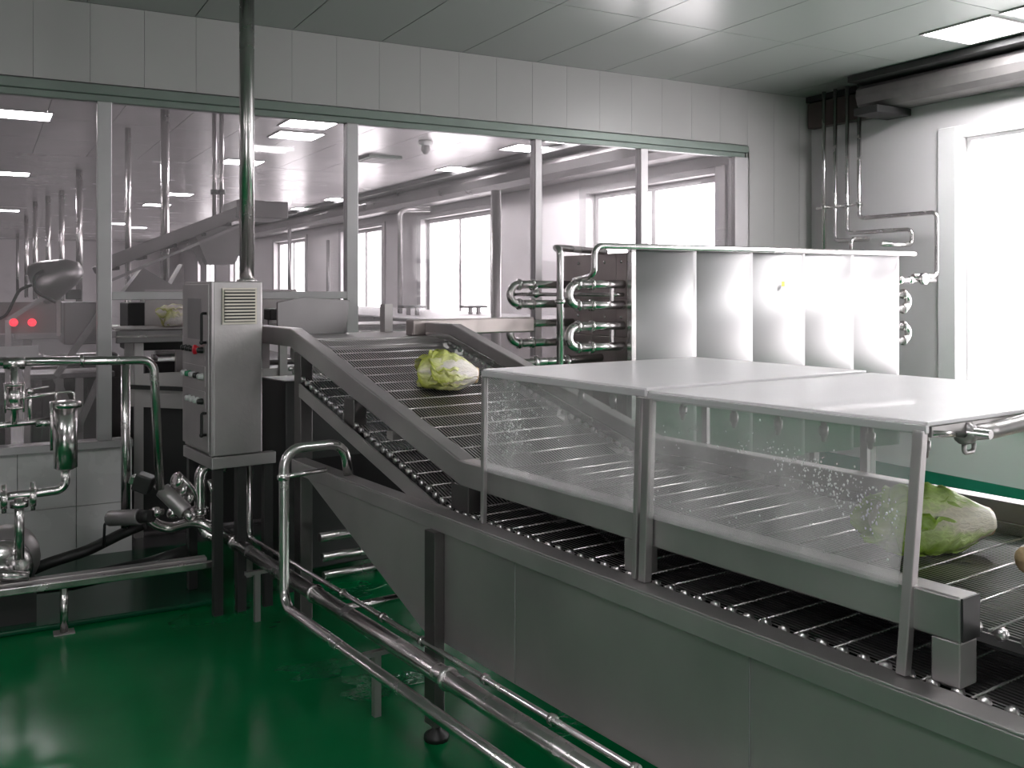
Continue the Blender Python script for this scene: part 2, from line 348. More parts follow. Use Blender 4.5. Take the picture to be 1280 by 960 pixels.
# window wall: piers, sill wall, head, windows
wr = struct('wall_right', MB().box(RX, WX, NB, FY, 3.2, CZ), 'wallr')
wins = [(-3.6, -.6), (1.3, 5.28), (8.3, 10.95), (13.75, 16.6), (18.6, 21.2), (24., 27.), (29.5, 32.5), (35, 38)]
ZB, ZT = .78, 3.1
g = MB(); g.box(RX, WX, NB, FY, 0, ZB)
ys = [NB]+[v for ab in wins for v in ab]+[FY]
for i in range(0, len(ys), 2): g.box(RX, WX, ys[i], ys[i+1], ZB, 3.2)
part('wall_pier', g, 'wallr', wr)
g = MB()
for a, b in wins: g.box(RX, WX, a, b, ZT, 3.2)
part('wall_lintel', g, 'wallr', wr)
for n, (a, b) in enumerate(wins):
    t = thing('window_%d' % (n+3 if n != 1 else 1), None, None, (RX, a, ZB)); t['kind'] = 'structure'
    e = MB(); tr = .16
    q = .012
    e.box(RX-.03, RX-.001, b-q, b+tr, ZB-.1, ZT+.07); e.box(RX-.03, RX-.001, a-tr, a+q, ZB-.1, ZT+.07); e.box(RX-.001, WX, b-q, b-.001, ZB+q, ZT-q); e.box(RX-.001, WX, a+.001, a+q, ZB+q, ZT-q)
    e.box(RX-.03, RX-.001, a+q, b-q, ZT-q, ZT+.07); e.box(RX-.001, WX, a+.001, b-.001, ZT-q, ZT-.001); e.box(RX-.05, WX, a+.001, b-.001, ZB+.001, ZB+q)
    part('window_frame', e, 'wframe' if n == 1 else 'alu', t, .006)
    e = MB(); fw = .045 if n == 1 else .085; a0_, b0_ = a, b; a, b = a+.013, b-.013
    e.box(RX+.12, RX+.17, a, b, ZT-fw, ZT-.013); e.box(RX+.12, RX+.17, a, b, ZB+.013, ZB+fw)
    ms = [a, (a+b)/2-.03, b-fw]
    for q in ms: e.box(RX+.12, RX+.17, q, q+fw, ZB+fw, ZT-fw)
    part('window_sash', e, 'wframe' if n == 1 else 'alu', t, .004)
    part('pane', MB().box(RX+.140, RX+.146, a+fw, (a+b)/2-.03, ZB+fw, ZT-fw), 'clear', t)
    part('pane', MB().box(RX+.140, RX+.146, (a+b)/2+.02, b-fw, ZB+fw, ZT-fw), 'clear', t); a, b = a0_, b0_
    ld = bpy.data.lights.new('daylight_portal', 'AREA'); ld.shape = 'RECTANGLE'; ld.size = ZT-ZB; ld.size_y = b-a; ld.cycles.is_portal = True
    lo = bpy.data.objects.new('daylight_portal', ld); C.objects.link(lo); lo.location = (WX+.02, (a+b)/2, (ZT+ZB)/2); lo.rotation_euler = (0, math.pi/2, 0)
struct('baseboard_right', MB().prism([(RX, 0), (RX-.06, 0), (RX-.02, .05), (RX-.012, .20), (RX, .20)], 'y', NB, PY), 'kerbteal')
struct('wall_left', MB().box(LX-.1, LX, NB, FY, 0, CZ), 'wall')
FILL_WIN = [(-3.6, -1.0)]  # unseen window added behind the camera for more daylight
g = MB().box(LX, WX, NB-.2, NB, 0, .9).box(LX, WX, NB-.2, NB, 2.5, CZ); xk = [LX]+[v for ab in FILL_WIN for v in ab]+[WX]
for i in range(0, len(xk), 2): g.box(xk[i], xk[i+1], NB-.2, NB, .9, 2.5)
struct('wall_front', g, 'wall')
for n, (a, b) in enumerate(FILL_WIN):
    t = thing('window_%d' % (n+11), None, None, (a, NB, .9)); t['kind'] = 'structure'
    part('window_sash', MB().box(a, b, NB-.15, NB-.1, .9, .94).box(a, b, NB-.15, NB-.1, 2.46, 2.5).box(a, a+.04, NB-.15, NB-.1, .94, 2.46).box(b-.04, b, NB-.15, NB-.1, .94, 2.46).box((a+b)/2-.02, (a+b)/2+.02, NB-.15, NB-.1, .94, 2.46), 'wframe', t)
    part('pane', MB().box(a+.04, b-.04, NB-.128, NB-.122, .94, 2.46), 'clear', t)
    ld = bpy.data.lights.new('daylight_portal', 'AREA'); ld.shape = 'RECTANGLE'; ld.size = b-a; ld.size_y = 1.6; ld.cycles.is_portal = True
    lo = bpy.data.objects.new('daylight_portal', ld); C.objects.link(lo); lo.location = ((a+b)/2, NB-.22, 1.7); lo.rotation_euler = (math.pi/2, 0, 0)
struct('wall_far', MB().box(LX, WX, FY, FY+.1, 0, CZ), 'wallpink')

# ================================================================== DUCT AND CORNER PIPES
t = thing('air_duct', 'grey insulated air duct running under the ceiling along the window wall', 'duct', (6.95, 5.7, 3.4))
e = MB(); prof = [(6.88, 3.52), (6.90, 3.45), (6.97, 3.41), (7.06, 3.40), (7.22, 3.40), (7.22, 3.62), (6.93, 3.62), (6.885, 3.58)]
e.prism([(p, q) for p, q in prof], 'y', NB+.01, 6.05); part('duct_body', e, 'duct', t, .01)
yk = 5.9
while yk > 2 and False:
    e = MB(); e.prism([(6.87, 3.52), (6.89, 3.44), (6.96, 3.398), (7.06, 3.39), (7.225, 3.39), (7.225, 3.4), (7.06, 3.4), (6.97, 3.41), (6.90, 3.45), (6.88, 3.52)], 'y', yk, yk+.015); yk -= .3
    part('duct_band', e, 'duct', t)
part('end_box', MB().box(7.13, 7.225, 6.06, 6.86, 3.37, 3.62), 'ductbox', t, .01, 'dark brown end box of the duct')
part('end_box', MB().box(6.78, 7.22, 5.72, 5.98, 3.33, 3.395), 'dark', t, .006, 'flat black box under the duct')
t = thing('duct_gap_shade', 'dark strip standing in for the shaded gap between duct and ceiling', 'tray', (7.0, 5, 3.63))  # dark strip painted in for the shade between duct and ceiling
part('dark_gap_strip', MB().box(6.75, 7.22, NB+.01, 6.02, 3.632, 3.686).box(7.13, 7.225, 6.02, 6.88, 3.632, 3.686), 'dark', t)
t = thing('air_duct', 'pinkish insulated duct under the ceiling of the far room along its windows', 'duct', (6.95, 12, 3.4))
e = MB(); e.prism([(6.80, 3.50), (6.83, 3.38), (6.93, 3.31), (7.06, 3.29), (7.22, 3.29), (7.22, 3.6), (6.86, 3.6), (6.81, 3.56)], 'y', 7.1, 40); part('duct_body', e, 'pinky', t, .01)
e = MB().box(6.6, 7.22, 7.1, 40, 3.61, 3.686); part('dark_gap_strip', e, 'dark', t)  # same dark strip above the far duct
def pipe(name, label, cat, pts, r, R=.06, f='R', m='pipe', seg=12, group=None, extra=None):
    base = min([Vector(p) for p in pts], key=lambda p: p.z)
    t = thing(name, label, cat, base, f, group)
    part('pipe_run', MB(f).tube(pts, r, seg, R), m, t)
    if extra: extra(t)
    return t
def P71(x, y): return pt(x, y, 'x', 7.08)
cps = [[(1030, None), (1030, 318)], [(1044, None), (1044, 302), (1088, 298), (1092, 312)], [(1059, None), (1059, 292), (1140, 286), (1146, 306)], [(1074, None), (1074, 273), (1171, 265), (1180, 345)]]
names = ['leftmost thin steel drop pipe in the ceiling corner, going straight down', 'second thin steel drop pipe from the ceiling corner with a short low bend',
         'third thin steel drop pipe from the corner, bending right above the cooler', 'rightmost thin steel drop pipe, bending right towards the window and down to the gauge']
for k, ps in enumerate(cps):
    q = []
    for x, y in ps:
        if y is None: a = P71(x, 250); q.append(Vector((a.x, a.y, CZ-.001)))
        else: q.append(P71(x, y))
    if len(q) > 2:
        for i in range(2, len(q)): pass
        q[1].z = q[2].z = (q[1].z+q[2].z)/2
        q[1].y = q[0].y; q[-1].y = q[-2].y
    else: q[1].y = q[0].y; q[1].z = 2.0
    if k == 1: q[-1] = Vector((q[-2].x-.25, q[-2].y, q[-2].z)); q.append(Vector((q[-1].x, q[-1].y, 2.12)))
    if k == 2: q.append(Vector((q[-1].x-.4, q[-1].y, q[-1].z)))
    if k == 3: q.append(Vector((q[-1].x-.3, q[-1].y, q[-1].z)))
    def ex(t, k=k, q=q):
        if k < 4: part('pipe_clamp', MB().cyl((7.08, q[0].y-.03, 2.80-.0), (7.08, q[0].y+.03, 2.80), .028).box(7.05, 7.23, q[0].y-.012, q[0].y+.012, 2.79, 2.81) if False else MB().lathe((7.08, q[0].y, 2.56), (0,0,1), [(.02, 0), (.034, .0), (.034, .03), (.02, .03)], 12), 'pipe', t)
    pipe('drop_pipe', names[k], 'pipe', q, .019, .05, extra=ex, group='thin drop pipes in the ceiling corner')
single('pipe_bracket', MB().box(7.10, 7.115, 6.2, 6.72, 2.565, 2.585).box(7.10, 7.23, 6.45, 6.47, 2.565, 2.585), 'pipe', 'flat cross bracket holding the four thin drop pipes to the wall', 'bracket', (7.1, 6.4, 2.57))
# dial gauge with valve at the cooler's right end
gp = pt(1180, 350, 'x', 7.0)
t = thing('pressure_gauge', 'round dial gauge with valve right of the cooler below the bent pipe', 'gauge', (6.62, 5.3, 1.86))
part('valve_body', MB().tube([(6.42, 5.3, 1.865), (6.98, 5.3, 1.865)], .02, 10).ball((6.55, 5.3, 1.865), .038).ball((6.68, 5.3, 1.865), .034), 'pipe', t)
part('gauge_case', MB().lathe((6.80, 5.28, 1.875), (0, -1, 0), [(0, 0), (.05, 0), (.05, .03), (.045, .035)], 20), 'pipe', t)
part('gauge_face', MB().lathe((6.80, 5.247, 1.875), (0, -1, 0), [(.045, 0), (.001, .001)], 20), 'white', t)

# ================================================================== PLATE COOLER
CYY = 5.2; X0, X1 = 3.823, 6.418; ZT_ = 2.06
t = thing('plate_cooler', 'stainless plate cooler with five bright curved front plates', 'cooler', (X0, CYY, .6))
pw = (X1-X0)/5
for k in range(5):
    a = X0+k*pw; e = MB(); prof = []
    N = 14
    for i in range(N+1):
        s = i/N; prof.append((a+pw*s, CYY+.17*(1-math.sin(math.pi*(.15+.39*s)))))
    prof2 = [(p, min(q+.012, CYY+.093)) for p, q in prof[::-1]]
    e.prism(prof+prof2, 'z', .55, ZT_)
    o = part('front_plate', e, 'bright', t)
    for p in o.data.polygons:
        if abs(p.normal.z) < .1 and abs(p.normal.x) < .95: p.use_smooth = True
    part('plate_cap', MB().prism([(p, q-.006) for p, q in prof]+[(a+pw, CYY+.09), (a, CYY+.09)], 'z', ZT_, ZT_+.02), 'steel', t)
part('body', MB().box(X0+.02, X1-.02, CYY+.095, 6.1, .55, ZT_-.02), 'side', t)
part('corner_post', MB().box(X0-.02, X0+.015, CYY+.02, CYY+.07, 0, ZT_+.02), 'pipe', t)
for a, b in ((5.30, 5.42), (5.425, 5.72), (5.725, 6.1)):
    for z0, z1 in ((.55, 1.46), (1.465, 1.72), (1.725, ZT_-.02)):
        part('side_panel', MB().box(X0-.004, X0+.018, a, b, z0, z1), 'side', t, .003)
e = MB()
for y in (5.36, 5.56, 5.9):
    for z in (1.6, 1.98): e.lathe((X0-.004, y, z), (-1, 0, 0), [(.012, 0), (.012, .006), (0, .008)], 8)
part('bolts', e, 'pipe', t)
for x in (X0+.1, X1-.1):
    for y in (5.4, 6.0): part('leg', MB().box(x-.03, x+.03, y-.03, y+.03, 0, .55), 'steel', t)
part('sticker', MB().box(0, .001, 0, .001, 0, .001) if False else MB().box(5.14, 5.17, CYY-.004, CYY-.001, 1.81, 1.85), 'yellow', t, label='small yellow square sticker')
def ubend(side, y, z0, z1, xt, x0, label):
    """side tubes joined by a return bend; xt = outer end"""
    t = thing('return_bend', label, 'pipe bend', (x0, y, z0), group='return bends at the cooler ends')
    r = .030; s = 1 if xt > x0 else -1; R = (z1-z0)/2
    part('tube', MB().tube([(x0, y, z1), (xt-s*R, y, z1)], r, 14), 'pipe', t)
    part('tube', MB().tube([(x0, y, z0), (xt-s*R, y, z0)], r, 14), 'pipe', t)
    arc = [(xt-s*R+s*R*math.sin(a), y, (z0+z1)/2+R*math.cos(a)) for a in [math.pi*i/12 for i in range(13)]]
    part('bend', MB().tube(arc, r, 14), 'pipe', t)
    for z in (z0, z1):
        for q in (.0, .11):
            xx = xt-s*R-s*q
            part('clamp', MB().lathe((xx-.012, y, z), (1, 0, 0), [(r, 0), (r+.012, .003), (r+.012, .021), (r, .024)], 14), 'pipe', t)
    part('tie_bar', MB().bar((x0-(-s)*.10, y, z0), (x0-(-s)*.10, y, z1), .02, .02, up=(1,0,0)), 'pipe', t)
# front pair and rear pair on the left
yA, yB = 5.34, 5.98
zz = lambda px, py, y: pt(px, py, 'y', y).z
for y, xt, lab in ((yA, pt(711, 370, 'y', yA).x, 'nearer'), (yB, pt(638, 370, 'y', yB).x, 'farther')):
    ubend(-1, y, 1.685, 1.825, xt, X0, '%s upper return bend of thick steel tube on the left end of the cooler' % lab)
    ubend(-1, y, 1.405, 1.545, xt, X0, '%s lower return bend of thick steel tube on the left end of the cooler' % lab)
ubend(1, 5.34, 1.63, 1.75, 6.70, X1-.04, 'upper return bend on the right end of the cooler')
ubend(1, 5.34, 1.37, 1.49, 6.70, X1-.04, 'lower return bend on the right end of the cooler')
# pipes over the cooler
a = pt(743, 306, 'y', 5.1); b = pt(1147, 309, 'y', 5.1)
pipe('overhead_pipe', 'long thin steel pipe running along the top front of the cooler', 'pipe', [(a.x, 5.34, 1.85), (a.x, 5.1, 1.88), (a.x, 5.1, a.z-.005), (b.x, 5.1, a.z-.005), (b.x, 5.56, a.z-.005)], .02, .06)
a = pt(700, 316, 'y', 5.1)
pipe('stand_pipe', 'thin upright steel pipe left of the cooler bending right at its top', 'pipe', [(a.x, 5.1, .9), (a.x, 5.1, a.z+.02), (a.x, 5.16, a.z+.035), (3.85, 5.6, a.z+.035)], .022, .06,
     extra=lambda t: part('union', MB().lathe((a.x, 5.1, 1.70), (0,0,1), [(.022, 0), (.034, .004), (.034, .026), (.022, .03)], 12), 'pipe', t))
pipe('cross_valve_pipe', 'short pipe with a small valve between the nearer and farther return bends', 'pipe', [(3.32, 5.98, 1.755), (3.74, 5.34, 1.755), (3.82, 5.34, 1.755)], .014, .03,
     extra=lambda t: part('valve', MB().ball((3.42, 5.83, 1.76), .032).cyl((3.42, 5.83, 1.76), (3.42, 5.83, 1.82), .01, 8), 'pipe', t))
pipe('low_valve_pipe', 'short dark pipe with flanges below the return bends behind the hood', 'pipe', [(3.0, 5.5, 1.30), (3.75, 5.5, 1.32)], .026, 0,
     extra=lambda t: [part('flange', MB().lathe((qx, 5.5, 1.305), (1,0,0), [(.026, 0), (.045, .0), (.045, .03), (.026, .03)], 12), 'pipe', t) for qx in (3.2, 3.45)] if True else MB().lathe((3.45, 5.5, 1.31), (1,0,0), [(.026, 0), (.045, .0), (.045, .03), (.026, .03)], 12))
# ================================================================== WASH TROUGH (machine frame)
V0, V1 = .25, 4.78
t = thing('wash_trough', 'long stainless wash trough with turned rim in the right foreground', 'trough', (2.5, 2.3, 0), 'M')
prof_side = [(V0, .39), (3.42, .39), (4.74, .895), (V0, .895)]
e = MB('M').prism([(V0, .39), (3.30, .39), (3.30, .83), (V0, .83)], 'x', 1.972, 1.980); part('side_panel', e, 'steel_side', t)
e = MB('M').prism([(3.345, .375), (4.62, .84), (3.345, .84)], 'x', 1.964, 1.972); part('side_panel', e, 'steel_side', t)
e = MB('M').prism([(3.30, .39), (3.345, .375), (4.70, .895), (3.30, .895)], 'x', 1.976, 1.982); part('inner_panel', e, 'steel_side', t)
e = MB('M'); e.box(1.955, 2.035, V0, V1, .892, .90); e.box(1.955, 1.962, V0, V1, .83, .892); e.box(2.03, 2.035, V0, V1, .86, .892)
part('rim', e, 'steel', t, .003)
e = MB('M').box(3.135, 3.215, V0, V1, .975, .99); e.box(3.207, 3.215, V0, V1, .39, .975); part('far_rim', e, 'steel', t, .003)
e = MB('M').box(1.98, 3.207, V0, 3.42, .39, .40); e.prism([(3.42, .39), (4.72, .89), (4.72, .90), (3.42, .40)], 'x', 1.984, 3.207); part('floor_plate', e, 'deep', t)
for v in (3.29, 1.0):
    for u0 in (1.975, 3.14):
        e = MB('M').box(u0-(.015 if u0 < 2 else 0), u0+.05, v-.045, v+.045, .06, .385 if u0 > 2 else .388)
        if u0 < 2: e = MB('M').box(1.925, 1.972, v-.035, v+.045, .06, .832) if v > 2 else e
        lg = part('leg', e, 'sdark', t, .003)
        part('foot', MB('M').lathe((u0-.02 if u0 < 2 else u0+.02, v, 0), (0,0,1), [(0, 0), (.05, 0), (.05, .02), (.02, .04), (.02, .06), (0, .06)], 12), 'rubber', lg, label='black levelling foot')
e = MB('M')
for v in (2.77, 1.7): e.box(1.969, 1.972, v, v+.004, .395, .83)
part('weld_seam', e, 'seam', t)

# ================================================================== CONVEYOR (machine frame)
ZBELT, VB, SL = 1.02, 3.28, .266
def zb(v, off=0): return ZBELT+off+max(0, v-VB)*SL
BU0, BU1 = 2.135, 3.02
t = thing('mesh_conveyor', 'inclined stainless mesh belt conveyor carrying cabbages down into the wash trough', 'conveyor', (2.5, 3, .3), 'M')
def railpoly(va, vb, top, ht, bendv=3.2, ev=4.94):
    P = [(va, top), (bendv, top), (ev, top+(ev-bendv)*.265)]
    if vb > ev: P.append((vb, P[-1][1]))
    return P+[(p, q-ht) for p, q in P[::-1]]
e = MB('M').prism(railpoly(1.163, 5.9, 1.108, .102, 3.256, 5.026), 'x', 2.045, 2.12); part('guide_rail', e, 'steel', t, .006)
e = MB('M').prism(railpoly(.25, 5.25, 1.12, .115), 'x', 3.035, 3.11); part('guide_rail', e, 'steel', t, .006)
e = MB('M').prism(railpoly(.25, 5.2, 1.062, .04), 'x', 3.012, 3.03); part('wear_strip', e, 'pipe', t, .003)
part('end_cap', MB('M').box(2.047, 2.118, 1.158, 1.163, 1.01, 1.107), 'dark', t)
for v0, v1, zt, zbm in ((1.165, 1.235, 1.006, .902), (2.20, 2.28, 1.006, .902), (3.20, 3.33, 1.012, .902), (4.23, 4.34, 1.26, 1.06), (4.88, 4.97, 1.45, .0)):
    part('post', MB('M').box(2.047, 2.118, v0, v1, zbm, zt), 'steel_side' if v0 < 3 else 'sdark', t, .004)
for v in (3.9, 4.9, 5.8): part('post', MB('M').box(3.04, 3.1, v, v+.07, 0, zb(v, -.0)), 'steel_side', t)
part('post', MB('M').box(2.047, 2.118, 5.8, 5.88, 0, 1.47), 'steel_side', t)
# side plate of the return run
e = MB('M').prism([(3.30, .905), (3.42, .905), (4.86, 1.285), (4.86, 1.215), (3.5, .855+.0), (3.30, .905)][:5], 'x', 2.030, 2.040); part('return_side_plate', e, 'steel', t)
part('cross_member', MB('M').box(2.085, 3.035, 3.9, 3.96, 1.10, 1.14), 'steel_side', t)
part('drive_drum', MB('M').cyl((2.1, 5.10, 1.435), (3.0, 5.10, 1.435), .055, 20), 'steel_side', t)
PITCH = .121
def belt(zf, va, vb, u0, u1, t, nm):
    # stations along the path at equal arc steps
    st = []; v = va
    while v < vb:
        st.append((v, zf(v))); sl = (zf(v+.01)-zf(v))/.01; v += PITCH/math.sqrt(1+sl*sl)
    bt = part(nm, MB('M').prism([(v, z-.004) for v, z in st]+[(v, z-.006) for v, z in st[::-1]], 'x', u0+.001, u0+.004), 'wire', t)
    rm = None
    for v, z in st:
        o = part('cross_rod', MB('M').cyl((u0, v, z+.002), (u1, v, z+.002), .0036, 6), 'rod', bt) if rm is None else None
        if rm is None: rm = o; r0 = (v, z)
        else:
            o = rm.copy(); C.objects.link(o); o.parent = bt; o.location = (0, v-r0[0], z-r0[1])
    g = MB('M'); n = int((u1-u0)/.016); r = .0038
    for i in range(len(st)-1):
        (va_, za), (vb_, zb_) = st[i], st[i+1]
        for k in range(n):
            ua = u0+.006+k*.016+ (.008 if i % 2 else 0); ub = ua+.008
            for lift, d in ((.002, 1), ):
                a = Vector((ua, va_, za+lift)); b = Vector((ub, vb_, zb_+lift))
                g.add([a+Vector((-r, 0, 0)), a+Vector((0, 0, .0014)), a+Vector((r, 0, 0)), a+Vector((0,0,-.0008)), b+Vector((-r, 0, 0)), b+Vector((0, 0, .0014)), b+Vector((r, 0, 0)), b+Vector((0,0,-.0008))],
                      [(0,1,5,4), (1,2,6,5), (2,3,7,6), (3,0,4,7)])
    part('wire_mesh', g, 'wire', bt, kind='stuff')
    g = MB('M')
    for i in range(len(st)-1):
        for h in (.25, .75):
            v = st[i][0]*(1-h)+st[i+1][0]*h; z = st[i][1]*(1-h)+st[i+1][1]*h
            for u in (u0-.012, u1-.006): g.lathe((u, v, z+.004), (1,0,0), [(0, 0), (.014, 0), (.014, .018), (0, .018)], 8)
    part('side_chain', g, 'rod', bt, kind='stuff')
    return bt
part('belt_gap_shade', MB('M').prism([(.3, .982), (VB, .982), (5.0, .982+(5.0-VB)*SL), (5.0, .990+(5.0-VB)*SL), (VB, .990), (.3, .990)], 'x', 2.14, 3.01), 'deep', t)  # dark sheet added so the belt gaps look shaded
belt(lambda v: zb(v), .3, 5.12, BU0, BU1, t, 'carrying_belt')
belt(lambda v: .885+max(0, v-3.32)*.268, .3, 5.1, 2.062, 3.0, t, 'return_belt')

# ================================================================== SPRAY HOODS
def hood(v0, v1, label, ua, ub, zt):
    t = thing('spray_hood', label, 'hood', (2.6, (v0+v1)/2, .9), 'M', 'spray hoods over the trough')
    e = MB('M').prism([(2.035+ua, v0), (2.035+ub, v1), (3.16, v1-.02), (3.16, v0-.02)], 'z', zt, zt+.012); part('top_sheet', e, 'hood', t, .003)
    e = MB('M').bar((2.035+ua, v0, zt-.006), (2.035+ub, v1, zt-.006), .018, .022); part('top_edge', e, 'hoodedge', t, .003)
    part('end_edge', MB('M').bar((2.035+ua+.02, v0+.01, zt-.014), (3.15, v0-.005, zt-.014), .016, .026), 'steel_side', t, .002)
    return t
h2 = hood(1.275, 2.165, 'nearer clear sided spray hood with a flat white top', .065, .01, 1.472)
h1 = hood(2.185, 3.06, 'farther clear sided spray hood with a flat white top, over the foot of the incline', .02, -.01, 1.478)
def hpost(t, u, v, du, wd=.024): part('post', MB('M').bar((u, v, .902), (u+du, v, 1.462), wd, wd, up=(0, 1, 0)), 'steel', t, .003)
hpost(h2, 2.024, 1.29, .070, .026); hpost(h2, 2.020, 2.155, .02, .030); hpost(h1, 2.018, 2.195, .02, .02); hpost(h1, 2.018, 3.045, .005, .020)
for hh, v in ((h2, 1.3), (h2, 2.15), (h1, 2.95)): part('post', MB('M').box(3.12, 3.14, v-.015, v+.015, .99, 1.46), 'steel', hh)
for hh, va, vb, d0, d1 in ((h2, 1.305, 2.140, .068, .018), (h1, 2.21, 3.03, .016, .003)):
    e = MB('M'); e.add([(2.024, va, 1.10), (2.018, vb, 1.10), (2.018+d1, vb, 1.462), (2.024+d0, va, 1.462),
                        (2.028, va, 1.10), (2.022, vb, 1.10), (2.022+d1, vb, 1.462), (2.028+d0, va, 1.462)], [(0,1,2,3), (7,6,5,4), (0,4,5,1), (1,5,6,2), (2,6,7,3), (3,7,4,0)])
    pn = part('front_pane', e, 'wetpane', hh)
    g = MB('M'); rnd = random.Random(int(va*100))
    for k in range(420):
        if hh is h2:
            s = rnd.gauss(.24, .17); q = .40+.62*s+rnd.gauss(0, .08)
            if k > 330: s = rnd.uniform(0, 1); q = rnd.uniform(.1, .8)
        else: s = rnd.gauss(.82, .1); q = .55+rnd.gauss(0, .18)
        if not (0.02 < s < .98 and .05 < q < .97): continue
        v = va+(vb-va)*s; z = 1.10+.36*q; uu = 2.024-.006*s+(d0*(1-s)+d1*s)*q; r = rnd.uniform(.0008, .0034)**1.0
        g.ball((uu-.001, v, z), r, 5, (.5, 1, 1.2))
    part('water_drops', g, 'drop', hh, kind='stuff')
# spray manifold
t = thing('spray_manifold', 'steel spray pipe with hanging nozzles under the hood tops', 'spray pipe', (2.3, 2, 1.45), 'M')
part('header_pipe', MB('M').tube([(2.28, 1.22, 1.445), (2.28, 3.0, 1.445)], .012, 10), 'pipe', t)
for v in (1.39, 1.55, 1.70, 1.86, 2.03, 2.25, 2.42, 2.6, 2.78):
    nz = part('nozzle', MB('M').lathe((2.28, v, 1.44), (0,0,-1), [(.008, 0), (.008, .03), (.013, .032), (.013, .055), (.009, .058), (.006, .075), (0, .075)], 10), 'steel', t)
t = thing('supply_pipe', 'thick bent steel pipe with clamp under the right end of the hood', 'pipe', (2.4, 1.2, 1.43), 'M')
a = pt(1160, 541, 'y', 1.30, 'M')
pts = [pt(1162, 541, 'y', 1.285, 'M'), pt(1205, 541, 'y', 1.285, 'M'), pt(1240, 538, 'y', 1.27, 'M'), pt(1290, 526, 'y', 1.23, 'M'), pt(1420, 505, 'y', 1.2, 'M')]
part('pipe_run', MB('M').tube(pts[:2], .011, 12), 'pipe', t)
part('pipe_run', MB('M').tube(pts[1:], .021, 14, .06), 'steel', t)
c = pts[1]; part('clamp', MB('M').lathe(c+Vector((-.006, 0, 0)), (1, 0, 0), [(.012, 0), (.029, .0), (.029, .022), (.02, .026)], 16), 'steel', t)
part('wing_nut', MB('M').tube([c+Vector((.0, 0, -.028)), c+Vector((.0, 0, -.05)), c+Vector((.045, 0, -.05)), c+Vector((.045, 0, -.028))], .006, 8, .01), 'steel', t)

# ================================================================== CABBAGES
def cabbage(label, pos, axis, L, R, m, nleaf, seed, loose=1.0, group='napa cabbages on the belts', fr_='M', squash=.86):
    """pos: centre of underside on the belt, axis: from leaf tips to stump"""
    rnd = random.Random(seed); t = thing('napa_cabbage', label, 'cabbage', pos, fr_, group)
    d = Vector(axis).normalized(); sd = d.cross(Vector((0,0,1))).normalized(); up = sd.cross(d)
    cen = Vector(pos)+up*R*squash*.93
    def rad(s): # s 0 stump .. 1 tips
        return R*(.36+.66*math.sin(math.pi*min(s*.86+.02, 1)**.95))
    def P(s, ang, k): # k radial multiplier
        r = rad(s)*k
        return cen+d*(L*(.5-s))+sd*math.cos(ang)*r+up*math.sin(ang)*r*squash
    g = MB(fr_); seg = 16; vs = []
    for i in range(11):
        s = i/10*.93
        for j in range(seg): vs.append(P(s, 2*math.pi*j/seg, .80 if s < .9 else .35))
    g.add(vs, [(i*seg+j, i*seg+(j+1) % seg, (i+1)*seg+(j+1) % seg, (i+1)*seg+j) for i in range(10) for j in range(seg)]+[tuple(range(seg)), tuple(range(10*seg, 11*seg))], True)
    part('heart', g, 'heart', t)
    part('stump', MB(fr_).lathe(cen+d*(L*.47), d, [(R*.42, 0), (R*.38, R*.12), (0, R*.14)], 12), 'stump', t)
    for li in range(nleaf):
        a0 = 2*math.pi*li*.382*1.0+rnd.uniform(-.2, .2); hw = rnd.uniform(.8, 1.2); k0 = .80+.24*li/nleaf
        ns, nt = 22, 18; vs = []; uv = []; ph = rnd.uniform(0, 6); top = rnd.uniform(.80, 1.05); fl = rnd.uniform(0, .38)
        for i in range(ns+1):
            s = i/ns; wdt = hw*(.60+.5*s**.8)*(1+.07*math.sin(s*31+ph)+.05*math.sin(s*57))*(1 if s < .82 else math.sqrt(max(0, 1-((s-.82)/.185)**2))+.02)
            for j in range(nt+1):
                q = -1+2*j/nt; edge = abs(q)**2*min(1, s*1.6)
                ripple = (.05*math.sin(q*5+ph+s*9)+.09*edge*math.sin(s*30+ph+q*3)+.03*math.sin(q*15+s*11+ph))*(.25+s)*loose
                rib = .03*math.exp(-(q*5)**2)*(1-s)
                flare = fl*s**3*loose+(.20+.1*math.sin(ph*3))*abs(q)**3*min(1, s*2.2)*loose
                p = P(s*top, a0+q*wdt, k0+rib+ripple+flare)
                floorz = (p-cen).dot(up)
                if floorz < -R*squash*.92: p = p-up*(floorz+R*squash*.92)
                vs.append(p); uv.append((q*.5+.5, s))
        g = MB(fr_); g.add(vs, [(i*(nt+1)+j, i*(nt+1)+j+1, (i+1)*(nt+1)+j+1, (i+1)*(nt+1)+j) for i in range(ns) for j in range(nt)], True); g.uv = uv
        o = part('leaf', g, m, t); md = o.modifiers.new('thick', 'SOLIDIFY'); md.thickness = .002; md.offset = -1
    return t
slope_up = Vector((0, math.cos(math.atan(SL)), math.sin(math.atan(SL))))
cabbage('large napa cabbage with bright green leaves and pale ribs, behind the hood post at right', (2.625, 1.60, ZBELT+.008), (.80, -.60, -.0), .37, .106, 'leafg', 9, 8, 1.0)
def on_incline(px, py):
    lo = None
    for i in range(4000):
        v = 3.0+i*.0006; p = pt(px, py, 'y', v, 'M')
        if p.z <= zb(v): return p
    return p
pc = on_incline(561, 491)
cabbage('pale yellow napa cabbage lying on the inclined mesh belt', (pc.x, pc.y+.03, zb(pc.y+.03)+.008), (.9, -.36, -.10),   .31, .106, 'leafy', 10, 5, 1.0)
pc = pt(1283, 735, 'z', ZBELT, 'M'); 
cabbage('whitish napa cabbage mostly cut off by the right edge of the photo', (pc.x+.13, pc.y-.06, ZBELT+.008), (-.8, .3, 0), .32, .085, 'leafy', 7, 11, .7)
